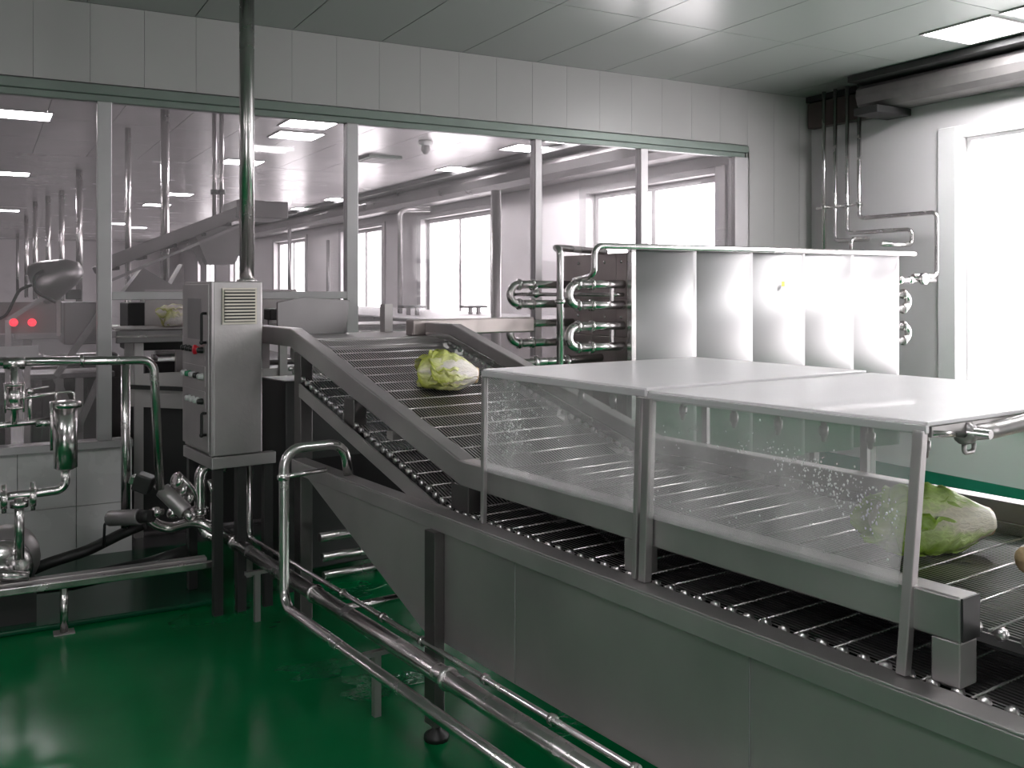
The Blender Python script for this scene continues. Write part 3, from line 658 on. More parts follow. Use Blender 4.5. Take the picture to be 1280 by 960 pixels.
single('loose_leaf', MB('M').add([(2.0, .93, .912), (2.03, .90, .915), (2.05, .95, .93), (2.02, 1.0, .925), (1.99, .97, .915), (2.02, .86, .91), (2.06, .88, .92)], [(0,1,2,3), (3,4,0), (0,5,1), (1,5,6,2)]), 'leafy', 'scrap of pale yellow leaf on the trough rim at the lower right corner', 'leaf', (2.02, .93, .903), 'M')

# ================================================================== CONTROL CABINET (machine frame)
KU0, KU1, KV0, KV1, KZ0, KZ1 = 1.667, 1.951, 5.19, 5.72, .88, 1.836
t = thing('control_cabinet', 'tall stainless electrical control cabinet with louvred vent and red emergency stop', 'cabinet', (1.8, 5.45, 0), 'M')
part('body', MB('M').box(KU0+.01, KU1, KV0, KV1, KZ0, KZ1), 'steel', t, .006)
dr = part('door', MB('M').box(KU0-.004, KU0+.01, KV0+.05, KV1-.005, KZ0+.02, KZ1-.015), 'steel', t, .004)
part('corner_strip', MB('M').box(KU0-.002, KU0+.01, KV0, KV0+.045, KZ0, KZ1), 'steel', t, .003)
for z0, z1 in ((1.50, 1.66), (.99, 1.11)):
    v = KV0+.085
    part('door_handle', MB('M').tube([(KU0-.004, v, z1), (KU0-.03, v, z1), (KU0-.03, v, z0), (KU0-.004, v, z0)], .008, 8, .01).ball((KU0-.03, v, z0), .013), 'black', dr)
part('nameplate', MB('M').box(KU0-.006, KU0-.004, KV0+.17, KV0+.42, 1.46, 1.74), 'paint', t)
e = MB('M')
for z, cols in ((1.455, ('black', 'red', 'black', 'black', 'black')), (1.31, ('white', 'black', 'white', 'green', 'white')), (1.17, ('black', 'white', 'white', 'white'))):
    part('button_plate', MB('M').box(KU0-.007, KU0-.004, KV0+.1, KV0+.50, z-.055, z+.055), 'steel', t)
    for i, c in enumerate(cols):
        v = KV0+.14+i*.075; big = (c == 'red')
        part('button' if c != 'red' else 'emergency_stop', MB('M').lathe((KU0-.007, v, z), (-1, 0, 0), [(.018, 0), (.018, .010), (.027 if big else .016, .011), (.028 if big else .016, .026), (.02 if big else .012, .031), (0, .033)], 14), c, t, label={'red': 'red mushroom button', 'black': 'black selector switch', 'white': 'white push button', 'green': 'green push button'}[c])
vt = part('vent_frame', MB('M').box(KU0+.055, KU1-.035, KV0-.008, KV0, 1.60, 1.80), 'louvre', t)
part('vent_back', MB('M').box(KU0+.065, KU1-.045, KV0-.010, KV0-.008, 1.612, 1.79), 'black', vt)
for k in range(10):
    z = 1.617+k*.0178
    part('slat', MB('M').bar((KU0+.065, KV0-.016, z+.004), (KU1-.045, KV0-.016, z+.004), .012, .009), 'louvre', vt)
e = MB('M')
part('stand_rail', MB('M').box(KU0, KU1+.08, KV0+.0, KV0+.05, .81, .875), 'steel', t, .004)
part('stand_rail', MB('M').box(KU0, KU0+.05, KV0+.05, KV1, .81, .875), 'steel', t, .004)
for u, v in ((KU0+.02, KV0+.02), (KU1+.02, KV0+.02), (KU0+.02, KV1-.05), (KU1+.02, KV1-.05), (KU0+.15, KV0+.02)):
    part('leg', MB('M').box(u, u+.05, v, v+.045, 0, .81), 'dark', t)
# pole from cabinet to ceiling
t = thing('ceiling_pole', 'tall polished steel conduit pole rising from the cabinet to the ceiling', 'pole', (1.92, 5.6, KZ1), 'M')
a = pt(308.5, 200, 'y', 5.6, 'M')
part('pole', MB('M').cyl((a.x, 5.6, KZ1+.001), (a.x, 5.6, CZ-.001), .044, 20), 'pipe', t)
part('base_flange', MB('M').lathe((a.x, 5.6, KZ1), (0,0,1), [(0, 0), (.06, 0), (.06, .015), (.04, .018)], 18), 'pipe', t)

# ================================================================== FLOOR PIPES (machine frame)
def fp(name, label, pts, r, R, clamps=()):
    def ex(t):
        for c in clamps:
            part('clamp', MB('M').lathe(c, (0, 1, 0), [(r, 0), (r+.008, .0), (r+.008, .02), (r, .02)], 14), 'pipe', t)
    return pipe(name, label, 'pipe', pts, r, R, 'M', extra=ex)
fp('floor_pipe', 'thick steel pipe running low along the trough towards the lower right', [(1.84, 5.62, .36), (1.84, .6, .36)], .036, 0, [(1.84, v, .36) for v in (2.0, 3.0, 4.2, 5.3)])
fp('floor_pipe', 'second steel pipe tucked between the thick floor pipe and the trough', [(1.905, 5.4, .30), (1.905, .6, .30)], .022, 0)
fp('floor_pipe', 'thin steel pipe with many clamps closest to the trough side', [(1.70, 5.75, .80), (1.93, 5.35, .80), (1.93, 5.35, .375), (1.93, .6, .375)][1:], .0115, .05, [(1.93, v-.01, .375) for v in (1.7, 2.1, 2.5, 2.9, 3.36, 3.7, 4.1)])
for v in (1.6, 3.6, 5.0):
    single('pipe_stand', MB('M').box(1.79, 1.93, v, v+.03, .255, .275).box(1.84, 1.87, v, v+.03, 0, .255), 'steel_side', {1.6: 'low steel stand under the floor pipes nearest the camera', 3.6: 'low steel stand under the floor pipes left of the trough leg', 5.0: 'low steel stand under the floor pipes below the cabinet'}[v], 'stand', (1.85, v, 0), 'M')
hz = pt(400, 557, 'y', 4.2, 'M').z; hu = pt(355, 650, 'y', 4.2, 'M').x
q = pt(438, 597, 'y', 4.2, 'M')
b1 = pt(632, 960, 'x', hu, 'M')
t = thing('looped_pipe', 'steel pipe rising in an upside down U beside the trough, then running low', 'pipe', (hu, 4.2, .3), 'M')
zl = .335
part('pipe_run', MB('M').tube([(q.x-.01, 4.2, .905), (q.x-.035, 4.2, hz), (hu, 4.2, hz), (hu, 4.2, zl), (hu, .5, zl)], .0235, 14, .085), 'pipe', t)
part('valve_arm', MB('M').tube([(hu-.03, 4.2, .93), (hu+.21, 4.2, .94)], .011, 10).ball((hu+.0, 4.2, .93), .03), 'pipe', t)
# valve cluster at the start of the pipes
t = thing('elbow_pipe', 'upright steel elbow pipe under the cabinet corner joining the thick floor pipe', 'pipe', (1.7, 5.5, .4), 'M')
part('pipe_run', MB('M').tube([(1.83, 5.5, .78), (1.70, 5.5, .78), (1.70, 5.5, .40), (1.84, 5.44, .36)], .033, 14, .09), 'pipe', t)
part('coupling', MB('M').lathe((1.70, 5.5, .5), (0,0,1), [(.033, 0), (.045, .0), (.045, .04), (.033, .04)], 14).lathe((1.82, 5.5, .78), (1,0,0), [(.033, 0), (.05, .0), (.05, .025), (0, .025)], 14), 'pipe', t)
t = thing('valve_actuator', 'slanted dark cylinder valve actuator left of the cabinet legs', 'valve', (1.5, 5.6, .4), 'M')
a = pt(203, 612, 'y', 5.55, 'M'); b = pt(232, 640, 'y', 5.45, 'M')
part('cylinder', MB('M').tube([a, b], .045, 16), 'steel', t, .004); part('end_cap', MB('M').tube([a+(a-b)*.25, a], .025, 12).tube([b, b+(b-a)*.3], .03, 12), 'pipe', t)
a = pt(170, 600, 'y', 5.75, 'M'); b = pt(190, 607, 'y', 5.7, 'M')
t = thing('valve_actuator', 'small dark motor box left of the slanted actuator', 'valve', (a.x, 5.7, .5), 'M')
part('box', MB('M').bar(a, b, .1, .1), 'dark', t, .01); part('cap', MB('M').bar(a+(a-b)*.3, a, .07, .05), 'pipe', t, .005)
t = thing('manifold_pipe', 'curved steel pipe bending right below the valve actuators', 'pipe', (1.4, 5.6, .3), 'M')
P5 = lambda x, y, v=5.6: pt(x, y, 'y', v, 'M')
part('pipe_run', MB('M').tube([P5(183, 641), P5(193, 655), P5(213, 661), P5(248, 650, 5.45), (1.84, 5.40, .36)], .030, 14, .10), 'pipe', t)
part('clamp', MB('M').lathe(P5(184, 642), (P5(190, 655)-P5(183, 641)), [(.03, 0), (.045, .0), (.045, .03), (.03, .03)], 14), 'pipe', t)
t = thing('fitting_cluster', 'cluster of small clamped fittings beside the upright elbow', 'valve', (1.5, 5.5, .5), 'M')
e = MB('M'); rnd = random.Random(4)
for x, y, r in ((222, 600, .045), (228, 610, .04), (236, 622, .035), (216, 640, .03), (245, 637, .03), (196, 640, .03)):
    c = P5(x, y, 5.5); e.lathe(c-Vector((.02, 0, 0)), (1, .3, rnd.uniform(-.5, .5)), [(0, 0), (r*.6, 0), (r, .006), (r, .03), (r*.6, .036), (r*.6, .06), (0, .06)], 14)
part('fittings', e, 'pipe', t)
e = MB('M'); e.tube([P5(222, 592, 5.5), P5(240, 610, 5.5), P5(258, 640, 5.5)], .016, 10, .05); e.tube([P5(262, 600, 5.45), P5(266, 615, 5.45), P5(266, 655, 5.45), P5(285, 672, 5.45)], .014, 10, .03)
part('small_pipe', e, 'pipe', t)
t = thing('upright_pipe', 'thin steel pipe standing between partition and cabinet, left of the cabinet', 'pipe', P5(157, 640, 6.1), 'M')
# motor against the wall and hoses
a = pt(138, 648, 'y', 5.9); b = pt(176, 646, 'y', 5.7)
bpy.data.objects.remove(t)
t = thing('small_motor', 'small grey cylindrical motor in front of the white tiles', 'motor', (a.x, 5.9, .3))
part('motor_body', MB().tube([a, b], .045, 16), 'paint', t, .004); part('end_cap', MB().tube([b, b+(b-a)*.35], .035, 14), 'rubber', t)
part('cable', MB().tube([a+Vector((-.0, 0, 0)), a+Vector((-.03, 0, -.03)), a+Vector((-.035, 0, -.16))], .008, 8, .02), 'rubber', t)
h = [pt(18, 722, 'y', 5.95), pt(60, 704, 'y', 6.0), pt(110, 688, 'y', 6.0), pt(150, 668, 'y', 5.95), pt(180, 655, 'y', 5.9)]
pipe('black_hose', 'thick black rubber hose sagging in front of the tiled wall', 'hose', h, .032, .25, m='rubber')
h = [pt(20, 735, 'y', 5.8), pt(90, 728, 'y', 5.8), pt(190, 705, 'y', 5.8), pt(235, 690, 'y', 5.75)]
pipe('black_hose', 'second black hose lying lower along the foot of the tiled wall', 'hose', h, .045, .3, m='rubber')
# ================================================================== LEFT SIDE (room frame)
# low rail on short posts
t = thing('low_rail', 'low wide steel rail on short posts across the green floor at left', 'rail', (.4, 5.5, 0))
a = pt(0, 740, 'y', 5.5); 
part('rail', MB().box(-1.5, 1.16, 5.48, 5.52, .235, .275), 'pipe', t, .006)
part('rail', MB().box(-1.5, 1.10, 5.535, 5.60, .262, .285), 'steel', t, .004)
for x in (.368, -.12, -1.2):
    lg = part('post', MB().cyl((x, 5.5, .0), (x, 5.5, .235), .02, 12), 'pipe', t); part('foot_plate', MB().box(x-.05, x+.05, 5.46, 5.54, 0, .006), 'steel', lg)
# handrail like pipe
def R_(x, y, Y=5.6): return pt(x, y, 'y', Y)
pipe('return_pipe', 'steel pipe crossing at waist height on the left, then turning down to the valves', 'pipe', [R_(-60, 453), R_(192, 450), (R_(200, 612)[0]+.0, 5.6, R_(200, 612)[2])], .024, .07,
     extra=lambda t: part('union', MB().lathe(R_(102, 451)+Vector((-.01, 0, 0)), (1, 0, 0), [(.024, 0), (.036, .0), (.036, .02), (.024, .02)], 14), 'pipe', t))
a = R_(157, 455, 5.9)
pipe('upright_pipe', 'thin upright steel pipe behind the left return pipe', 'pipe', [(a.x, 5.9, a.z), (a.x, 5.9, .42)], .026, 0)
# sight glass assembly
def col(name, label, cat, x, Y, segs, m='pipe'):
    c = pt(x, 500, 'y', Y); t = thing(name, label, cat, (c.x, Y, .8)); return t, c.x
t, cx = col('sight_glass', 'upright sight glass with four tie rods under the left pipe', 'sight glass', 18, 5.55, None)
z = lambda y, Y=5.55: pt(18, y, 'y', Y).z
part('tube', MB().cyl((cx, 5.55, z(530)), (cx, 5.55, z(458)), .020, 14), 'pipe', t)
part('sleeve', MB().cyl((cx, 5.55, z(510)), (cx, 5.55, z(484)), .034, 16), 'pipe', t)
for y in (482, 511): part('flange', MB().lathe((cx, 5.55, z(y)), (0,0,1), [(0, 0), (.05, 0), (.05, .012), (0, .012)], 16), 'pipe', t)
for dx, dy in ((-.042, -.02), (.042, -.02), (-.042, .02), (.042, .02)): part('tie_rod', MB().cyl((cx+dx, 5.55+dy, z(515)), (cx+dx, 5.55+dy, z(479)), .006, 8), 'pipe', t)
part('tee', MB().lathe((cx-.05, 5.6, z(455)), (1, 0, 0), [(0,0), (.032, 0), (.032, .1), (0, .1)], 16), 'pipe', t)
t, cx2 = col('small_valve', 'small needle valve pipe right of the sight glass', 'valve', 37, 5.55, None)
part('stem', MB().cyl((cx2, 5.55, z(530)), (cx2, 5.55, z(487)), .011, 10), 'pipe', t)
part('arms', MB().tube([(cx-.02, 5.55, z(500)), (cx2+.12, 5.5, z(492))], .009, 8).tube([(cx2, 5.55, z(488)), (cx2+.09, 5.55, z(485))], .006, 8).tube([(cx-.3, 5.55, z(534)), (cx2+.15, 5.55, z(527))], .016, 10), 'pipe', t)
part('hand_knob', MB().ball((cx2, 5.55, z(490)), .02), 'pipe', t)
# filter housing
c = pt(82, 540, 'y', 5.55); cx = c.x; ZZ = lambda y: pt(82, y, 'y', 5.55).z
t = thing('filter_housing', 'upright cylindrical stainless filter housing with a bow handle', 'filter', (cx, 5.55, .8))
part('barrel', MB().lathe((cx, 5.55, ZZ(587)), (0,0,1), [(0, 0), (.035, .0), (.058, .012), (.058, ZZ(506)-ZZ(587)), (0, ZZ(506)-ZZ(587))], 22), 'pipe', t)
part('clamp_ring', MB().lathe((cx, 5.55, ZZ(509)), (0,0,1), [(0, 0), (.078, 0), (.078, .028), (.06, .035), (0, .04)], 22), 'pipe', t)
part('handle', MB().tube([(cx-.048, 5.55, ZZ(504)), (cx-.045, 5.55, ZZ(490)), (cx+.042, 5.55, ZZ(490)), (cx+.042, 5.55, ZZ(504))], .007, 8, .02), 'pipe', t)
part('side_bolt', MB().cyl((cx-.07, 5.5, ZZ(560)), (cx-.07, 5.5, ZZ(500)), .008, 8), 'pipe', t)
part('inlet', MB().cyl((cx-.14, 5.55, ZZ(527)), (cx-.05, 5.55, ZZ(527)), .022, 12), 'pipe', t)
t = thing('outlet_pipe', 'bent steel outlet pipe from the filter to a tee and down to the pump', 'pipe', (.15, 5.55, .4))
pb = pt(24, 616, 'y', 5.55)
part('pipe_run', MB().tube([(cx, 5.55, ZZ(588)), (cx, 5.55, ZZ(612)), (-.3, 5.55, ZZ(617))], .022, 14, .07), 'pipe', t)
part('pipe_run', MB().tube([(pb.x, 5.55, ZZ(617)), (pb.x, 5.55, ZZ(692))], .024, 14), 'pipe', t)
for x in (5, 41):
    part('clamp', MB().lathe((pt(x, 613, 'y', 5.55).x-.015, 5.55, ZZ(617)), (1, 0, 0), [(.022, 0), (.05, .0), (.05, .03), (.022, .03)], 16).cyl((pt(x, 613, 'y', 5.55).x, 5.55, ZZ(617)-.07), (pt(x, 613, 'y', 5.55).x, 5.55, ZZ(617)+.075), .012, 8), 'pipe', t)
part('clamp', MB().lathe((pb.x, 5.55, ZZ(628)), (0,0,1), [(.022, 0), (.044, .0), (.044, .03), (.022, .03)], 16), 'pipe', t)
# pump
t = thing('floor_pump', 'round stainless pump with conical motor cover at the left edge', 'pump', (.0, 5.7, 0))
pc = pt(8, 700, 'y', 5.75)
part('motor_cover', MB().lathe((pc.x-.0, 5.95, pc.z), (0, -1, 0), [(0, 0), (.12, 0), (.165, .08), (.165, .2), (.12, .25)], 24), 'steel', t)
part('volute', MB().lathe((pc.x-.02, 5.70, pc.z-.02), (0, -1, 0), [(.10, 0), (.145, .0), (.145, .05), (.09, .07), (.05, .08), (.05, .11), (0, .11)], 24), 'pipe', t)
part('base', MB().box(pc.x-.14, pc.x+.14, 5.66, 5.92, 0, pc.z-.13), 'dark', t)
part('suction_pipe', MB().tube([(pc.x-.02, 5.6, pc.z-.02), (pc.x-.02, 5.56, pc.z-.03), (pc.x+.1, 5.56, pc.z-.05)], .026, 12, .03), 'pipe', t)
# things under the conveyor on the floor
for k, (v, z, r, lab) in enumerate(((4.75, .47, .026, 'uppermost of the cross pipes glimpsed below the trough end'), (4.72, .37, .024, 'second cross pipe glimpsed below the trough end'), (4.7, .28, .022, 'third cross pipe glimpsed below the trough end'), (4.6, .12, .022, 'lowest cross pipe glimpsed below the trough end'))):
    pipe('cross_pipe', lab, 'pipe', [(2.1, v, z), (3.1, v, z)], r, 0, 'M', group='cross pipes under the conveyor')
t = thing('drain_valve', 'small black hand valve on the cross pipes below the trough end', 'valve', (2.45, 4.8, .5), 'M')
part('wheel', MB('M').lathe((2.42, 4.85, .56), (0,0,1), [(0, 0), (.05, 0), (.05, .012), (0, .012)], 12).cyl((2.42, 4.85, .5), (2.42, 4.85, .62), .012, 8), 'rubber', t)
t = thing('under_belt_block', 'added dark block filling the black space under the inclined belt', 'tank', (2.7, 5.4, 0), 'M')  # added dark block, keeps the space under the belt black
part('tank_body', MB('M').box(2.15, 3.0, 5.35, 5.75, .12, 1.25), 'dark', t, .01)
for u in (2.18, 2.92):
    for v in (5.37, 5.68): part('leg', MB('M').box(u, u+.05, v, v+.05, 0, .12), 'dark', t)

# ================================================================== BEHIND THE TOP OF THE INCLINE / OPENING
t = thing('feed_table', 'steel feed table at the top of the inclined belt', 'table', (2.5, 5.6, 1.4), 'M')
part('table_top', MB('M').box(2.09, 3.3, 5.20, 5.9, 1.47, 1.50), 'steel', t, .005)
part('back_guard', MB('M').prism([(2.28, 1.50), (2.75, 1.50), (2.78, 1.72), (2.45, 1.74), (2.28, 1.71)], 'y', 5.80, 5.82), 'paint', t, .003)
part('side_guard', MB('M').box(2.95, 3.9, 5.25, 5.35, 1.50, 1.60), 'side', t, .01)
part('leg', MB('M').box(3.2, 3.26, 5.3, 5.36, 0, 1.47), 'steel_side', t)
# conveyor that passes through the partition opening, going left
t = thing('cross_conveyor', 'flat steel conveyor passing behind the partition opening left of the cabinet', 'conveyor', (1.6, 7.6, 0))
za = pt(180, 410, 'y', 7.4).z
part('bed', MB().box(.82, 3.2, 7.3, 7.9, za-.01, za), 'steel', t, .004)
part('side_rail', MB().box(.82, 3.2, 7.25, 7.3, za-.10, za-.012), 'paint', t, .005)
part('side_rail', MB().box(.82, 3.2, 7.24, 7.25, za-.06, za-.045), 'pipe', t)
part('back_guard', MB().box(1.1, 2.3, 7.9, 7.92, za, za+.28), 'steel', t)
part('bearing', MB().box(1.48, 1.54, 7.2, 7.25, za-.13, za-.05), 'black', t, label='black bearing block')
part('lower_panel', MB().prism([(.9, .95), (3.2, .70), (3.2, 1.18), (.9, 1.18)], 'y', 7.35, 7.37), 'steel_side', t)
part('lower_bar', MB().bar((.85, 7.3, 1.10), (1.9, 7.3, 1.0), .03, .03), 'dark', t)
part('shade_sheet', MB().box(.9, 3.6, 7.40, 7.43, .02, .95), 'dark', t)  # dark sheet added for the black shade below this conveyor
for x in (.95, 2.0, 3.1):
    for y in (7.32, 7.85): part('leg', MB().box(x, x+.06, y, y+.05, 0, za-.1), 'steel_side', t)
pc = pt(214, 417, 'y', 7.55)
cabbage('small looking cream cabbage seen through the opening left of the cabinet', (pc.x+.04, 7.55, za+.002), (.95, -.1, 0), .28, .095, 'leafw', 7, 21, .7, fr_='R')
pc = pt(345, 406, 'y', 7.5)
t = thing('cover_box', 'dark boxy drive cover above the cross conveyor under the transom', 'cover', (1.2, 8.2, 1.6))
part('cover', MB().box(1.0, 1.9, 8.1, 8.6, 1.30, 1.68), 'dark', t, .01)
part('leg', MB().box(1.4, 1.46, 8.3, 8.36, 0, 1.30), 'steel_side', t)
part('arm', MB().bar((1.1, 8.15, 1.70), (1.6, 8.0, 1.62), .02, .02), 'pipe', t)
t = thing('side_machine', 'small dark roller unit right of the cabinet behind the incline', 'machine', (2.2, 7.6, 1.5))
a = pt(343, 395, 'y', 7.6)
part('roller_unit', MB().box(a.x-.06, a.x+.08, 7.5, 7.7, a.z-.03, a.z+.06), 'dark', t, .01); part('leg', MB().box(a.x-.05, a.x-.02, 7.58, 7.62, za+.001, a.z-.03), 'steel', t)
rndp = random.Random(9)
for k, (x, y, r, lab) in enumerate(((430, 742, .16, 'shiny puddle on the green floor below the trough end'), (405, 835, .15, 'shiny puddle beside the looped pipe on the green floor'), (480, 855, .17, 'long wet streak left of the trough leg'), (715, 905, .12, 'puddle glinting between floor pipes and trough'))):
    c = pt(x, y, 'z', 0); P = []
    for i in range(22):
        an = 2*math.pi*i/22; rr = r*(1+.35*math.sin(an*3+k)+.2*math.sin(an*5+2*k)+rndp.uniform(-.1, .1)); P.append((c.x+math.cos(an)*rr*1.3, c.y+math.sin(an)*rr*.7))
    single('puddle', MB().prism(P, 'z', .0005, .003), 'water', lab, 'puddle', (c.x, c.y, .0005))
# ================================================================== FAR ROOM
def drop(x, top_y, r=.03, bottom=1.55, lab='', cross=False):
    Zc = (CZ-H)*F/(CY-top_y); a = (x-CX)/F
    X = Zc*(math.sin(YAW)+a*math.cos(YAW)); Y = Zc*(math.cos(YAW)-a*math.sin(YAW))
    t = thing('drop_pipe', lab, 'pipe', (X, Y, bottom), group='drop pipes in the far room')
    part('pipe_run', MB().cyl((X, Y, bottom), (X, Y, CZ-.001), r, 10), 'pipe', t)
    if cross: part('collar', MB().lathe((X, Y, 2.75), (0,0,1), [(r, 0), (r*1.7, 0), (r*1.7, .05), (r, .05)], 10), 'dark', t)
for x, ty, r, lab in ((22, 292, .05, 'faint drop pipe nearest the left border in the far room'), (33, 270, .05, 'second faint drop pipe from the left border'), (44, 252, .05, 'third faint drop pipe from the left border'),
                      (60, 245, .05, 'fourth faint drop pipe from the left border'), (77, 238, .05, 'fifth faint drop pipe from the left border'), (99, 212, .05, 'bright drop pipe left of the first mullion'),
                      (160, 160, .035, 'drop pipe just right of the first mullion'), (206, 132, .045, 'drop pipe midway between first mullion and the tall pole')):
    drop(x, ty, r, 1.55, lab)
drop(268, 128, .022, 2.3, 'left one of the collared drop pipe pair beside the tall pole', True); drop(277, 128, .022, 2.3, 'right one of the collared drop pipe pair beside the tall pole', True)
# rising conveyor
t = thing('rising_conveyor', 'rising conveyor trough hung from the ceiling behind the glass left of the tall pole', 'conveyor', (2.2, 9.5, 2.2))
a = pt(120, 338, 'y', 9.6); b = pt(300, 268, 'y', 9.6)
part('trough_body', MB().bar(a, b, .5, .07), 'paint', t, .01)
for h in (.12, .3, .5, .7, .88): part('cross_bar', MB().bar(a.lerp(b, h)+Vector((0, -.27, -.05)), a.lerp(b, h)+Vector((0, .27, -.05)), .03, .03), 'dark', t)
part('side_rail', MB().bar(a+Vector((0, -.27, .05)), b+Vector((0, -.27, .05)), .03, .08), 'paint', t)
part('tie_rod', MB().bar(a+Vector((0, -.27, -.14)), b+Vector((0, -.27, -.10)), .025, .025), 'pinky', t)
part('head_box', MB().box(b.x-.1, b.x+.4, 9.3, 9.9, b.z-.05, b.z+.12), 'paint', t, .01)
part('support', MB().bar((b.x-.35, 9.6, b.z-.1), (b.x-.35, 9.6, 1.3), .05, .05, up=(1,0,0)), 'pinky', t)
part('chute', MB().prism([(b.x-.5, b.z-.15), (b.x+.1, b.z-.12), (b.x-.1, b.z-.5), (b.x-.35, b.z-.5)], 'y', 9.4, 9.8), 'paint', t)
p1 = pt(150, 372, 'y', 9.4); p2 = pt(232, 330, 'y', 9.4)
part('chute', MB().prism([(p1.x, p1.z), (p2.x, p1.z+.02), (p2.x-.02, p2.z), (p1.x+.45, p1.z+.12), (p1.x+.2, p1.z+.28)], 'y', 9.4, 9.7), 'paint', t)
# left machines
Y8 = 8.4
def L8(x, y, Y=Y8): return pt(x, y, 'y', Y)
t = thing('hopper_funnel', 'tilted steel funnel with black cable behind the left glass', 'funnel', L8(70, 390))
c = L8(58, 352); part('cone', MB().lathe(c, (.75, -.3, .35), [(.17, -.06), (.17, .02), (.11, .2), (.05, .28), (0, .28)][:5], 20), 'pinky', t)
part('nozzle_block', MB().bar(L8(82, 368), L8(102, 368), .08, .08), 'dark', t, .01)
part('cable', MB().tube([L8(55, 338, 8.2), L8(42, 345, 8.2), L8(44, 365, 8.2), L8(70, 378, 8.2)], .012, 8, .08), 'rubber', t)
part('stand', MB().bar(L8(73, 372, 8.5), L8(73, 420, 8.5), .03, .03, up=(1,0,0)), 'steel', t)
t = thing('filler_machine', 'grey boxed filling machine with diagonal braces behind the left glass', 'machine', (L8(90, 560).x, Y8, 0))
a, b = L8(80, 378), L8(127, 430)
part('housing', MB().box(a.x, b.x, Y8, Y8+.5, b.z, a.z), 'paint', t, .01)
part('shelf', MB().box(L8(30, 0).x, b.x+.1, Y8, Y8+.5, L8(0, 470).z-.04, L8(0, 470).z), 'paint', t, .005)
for p, q in (((70, 470), (125, 392)), ((95, 540), (128, 465)), ((70, 472), (100, 540))): part('brace', MB().bar(L8(*p, 8.35), L8(*q, 8.35), .05, .05), 'pinky', t)
for x in (75, 100, 128): part('leg', MB().box(L8(x, 0).x-.03, L8(x, 0).x+.03, Y8+.05, Y8+.11, 0, L8(0, 470).z-.04), 'steel_side', t)
part('side_plate', MB().box(L8(0, 0).x, L8(78, 0).x, Y8+.1, Y8+.13, L8(0, 418).z, L8(0, 378).z), 'paint', t)
for x in (17, 40): part('push_button', MB().lathe(L8(x, 403, 8.3), (0, -1, 0), [(.03, 0), (.03, .03), (0, .035)], 12), 'redlit', t, label='lit red push button')
t = thing('catch_tray', 'bright slanted catch tray at the left border behind the glass', 'tray', (L8(20, 450).x, 8.2, L8(20, 450).z))
p = [L8(-30, 430, 8.0), L8(50, 428, 8.0), L8(52, 432, 7.6), L8(44, 462, 7.6), L8(-30, 466, 7.6)]
part('tray', MB().bar(L8(-40, 447, 7.9), L8(50, 443, 7.9), .5, .02), 'hood', t); part('tray_side', MB().bar(L8(-40, 447, 7.62), L8(48, 443, 7.62), .015, .13), 'hood', t)
part('leg', MB().box(L8(30, 0, 7.9).x, L8(30, 0, 7.9).x+.04, 7.88, 7.92, 0, L8(0, 450, 7.9).z), 'steel', t)
t = thing('arm_stand', 'slanted arm with black cable at the left border behind the glass', 'arm', L8(10, 400, 8.3))
part('arm', MB().bar(L8(10, 400, 8.3), L8(55, 372, 8.3), .035, .035), 'pinky', t); part('cable', MB().tube([L8(-10, 402, 8.25), L8(8, 395, 8.25), L8(24, 362, 8.25), L8(40, 356, 8.25)], .012, 8, .1), 'rubber', t)
part('post', MB().bar(L8(10, 400, 8.3), (L8(10, 400, 8.3).x, 8.3, 0), .04, .04, up=(1,0,0)), 'steel', t)
rnd = random.Random(12)
eq = ['dark motor base low behind the left glass, nearest the left border', 'low grey gearbox stand behind the left glass beside the diagonal brace', 'added dark mass behind the partition opening, left one', 'added dark mass behind the partition opening, middle one', 'added dark mass behind the partition opening, right one', 'low dark pump skid behind the feed table']
for k, x in enumerate((-.6, .35, 1.25, 2.15, 3.05)):  # dark masses added to cover the pale view behind the opening
    hh = 1.0+.22*rnd.random(); m_ = 'dark' if k not in (1,) else 'sdark'
    t = thing('machine_base', eq[k], 'machine', (x+.4, 9.0, 0), group='low machine bases in the far room')
    part('casing', MB().box(x, x+.78, 8.95, 9.4, .18, hh), m_, t, .02)
    part('access_panel', MB().box(x+.08, x+.70, 8.93, 8.949, .3, hh-.12), 'sdark', t, .004)
    part('top_pipe', MB().tube([(x+.1, 9.1, hh+.06), (x+.68, 9.1, hh+.06), (x+.68, 9.1, hh-.0)], .03, 10, .05).tube([(x+.1, 9.1, hh), (x+.1, 9.1, hh+.06)], .03, 10), 'pinky', t)
    for xx in (x+.04, x+.68): part('leg', MB().box(xx, xx+.06, 9.0, 9.06, 0, .18), 'sdark', t)
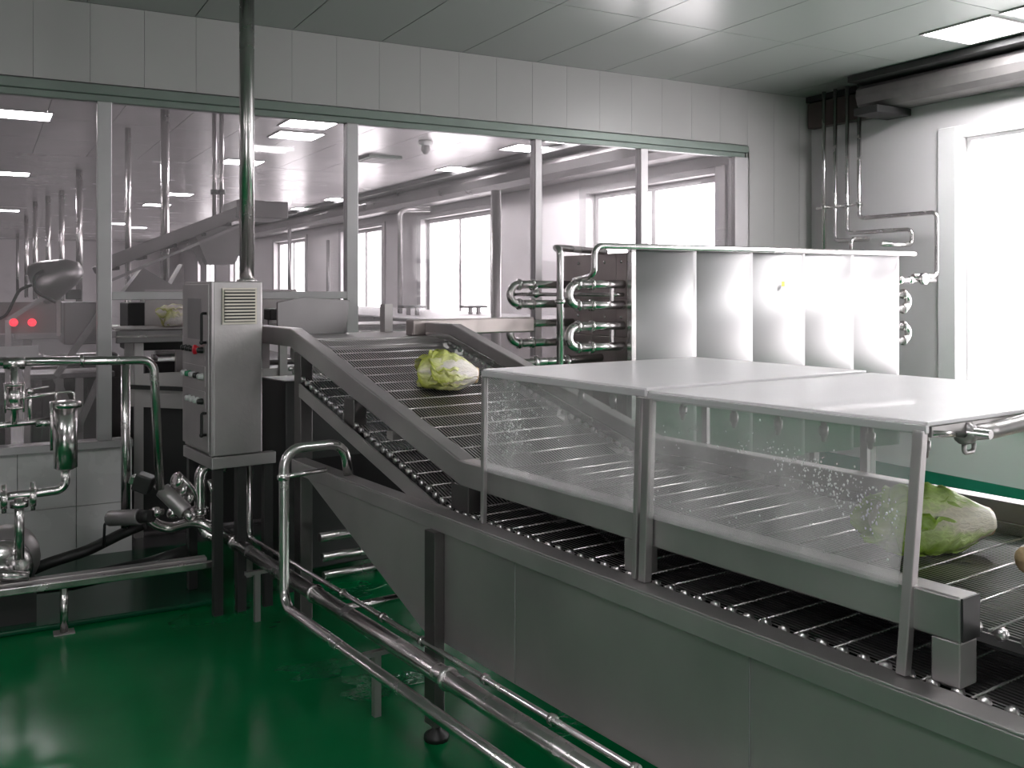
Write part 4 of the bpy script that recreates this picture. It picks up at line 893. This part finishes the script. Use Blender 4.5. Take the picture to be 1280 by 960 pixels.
# long tank line under the far windows
t = thing('far_tank', 'long light steel tank line below the far windows', 'tank', (5.2, 9, 0))
part('tank_body', MB().box(4.4, 6.3, 8.6, 20, .9, 1.42), 'pinky', t, .02); part('tank_lip', MB().box(4.35, 6.35, 8.55, 20.05, 1.42, 1.45), 'bright', t, .01)
for y in (9, 12, 15, 18): part('leg', MB().box(4.45, 4.53, y, y+.08, 0, .9), 'steel', t); 
for k, (x, lab) in enumerate(((515, 'small black topped stool like unit left on the far tank line'), (592, 'small black topped unit right on the far tank line'))):
    a = pt(x, 382, 'y', 11.5); t = thing('bearing_unit', lab, 'bearing unit', (a.x, 11.5, 1.45), group='small units on the far tank line')
    part('top', MB().box(a.x-.16, a.x+.16, 11.4, 11.6, a.z-.03, a.z), 'dark', t); part('leg', MB().box(a.x-.08, a.x-.04, 11.45, 11.5, 1.45, a.z-.03), 'paint', t); part('leg', MB().box(a.x+.04, a.x+.08, 11.45, 11.5, 1.45, a.z-.03), 'paint', t)
t = thing('table_line', 'low steel work table line in the middle of the far room', 'table', (2.2, 11, 0))
part('table_top', MB().box(.3, 3.6, 12.0, 14.0, 1.22, 1.3), 'pinky', t, .01)
for x in (.4, 2., 3.5): part('leg', MB().box(x, x+.08, 12.1, 12.18, 0, 1.22), 'steel', t)
for k, (x, yt, yb, Y, lab) in enumerate(((500, 262, 395, 12.4, 'thin bent pipe dropping left of the double far window'), (620, 238, 400, 8.4, 'upright pipe between far window and third mullion'), (362, 285, 365, 16, 'upright pipe right of the tall pole in the far room'), (410, 300, 365, 18, 'thin upright pipe left of the second mullion'))):
    a = pt(x, yt, 'y', Y); b = pt(x, yb, 'y', Y)
    pts = [(a.x, Y, (1.4505 if k == 0 else .001) if k < 2 else (1.4505 if 4.3 < a.x < 6.4 else .001)), (a.x, Y, a.z)]
    if k == 0: pts.append((a.x+.45, Y, a.z+.02))
    pipe('upright_pipe', lab, 'pipe', pts, .05 if k == 1 else .035, .1, m='pinky')
a = pt(532, 176, 'z', CZ)
t = thing('smoke_detector', 'small round detector on the far room ceiling', 'detector', (a.x, a.y, CZ-.1))
part('base', MB().lathe((a.x, a.y, CZ-.001), (0,0,-1), [(0, 0), (.09, 0), (.09, .04), (.05, .06)], 14), 'white', t); part('sensor', MB().lathe((a.x, a.y, CZ-.06), (0,0,-1), [(.05, 0), (.06, .06), (.03, .11), (0, .12)], 12), 'paint', t)
t = thing('ceiling_vent', 'flat square grey air vent on the far room ceiling', 'vent', (4.8, 12.8, CZ-.03))
part('vent_frame', MB().box(4.75, 5.25, 12.75, 13.4, CZ-.04, CZ-.001), 'alugreen', t, .005)
for k in range(5): part('slat', MB().box(4.8, 5.2, 12.82+k*.11, 12.86+k*.11, CZ-.055, CZ-.041), 'alu', t)
for i, (x0, x1, y0, y1, yf) in enumerate(((285, 325, 0, 0, 0),)): pass
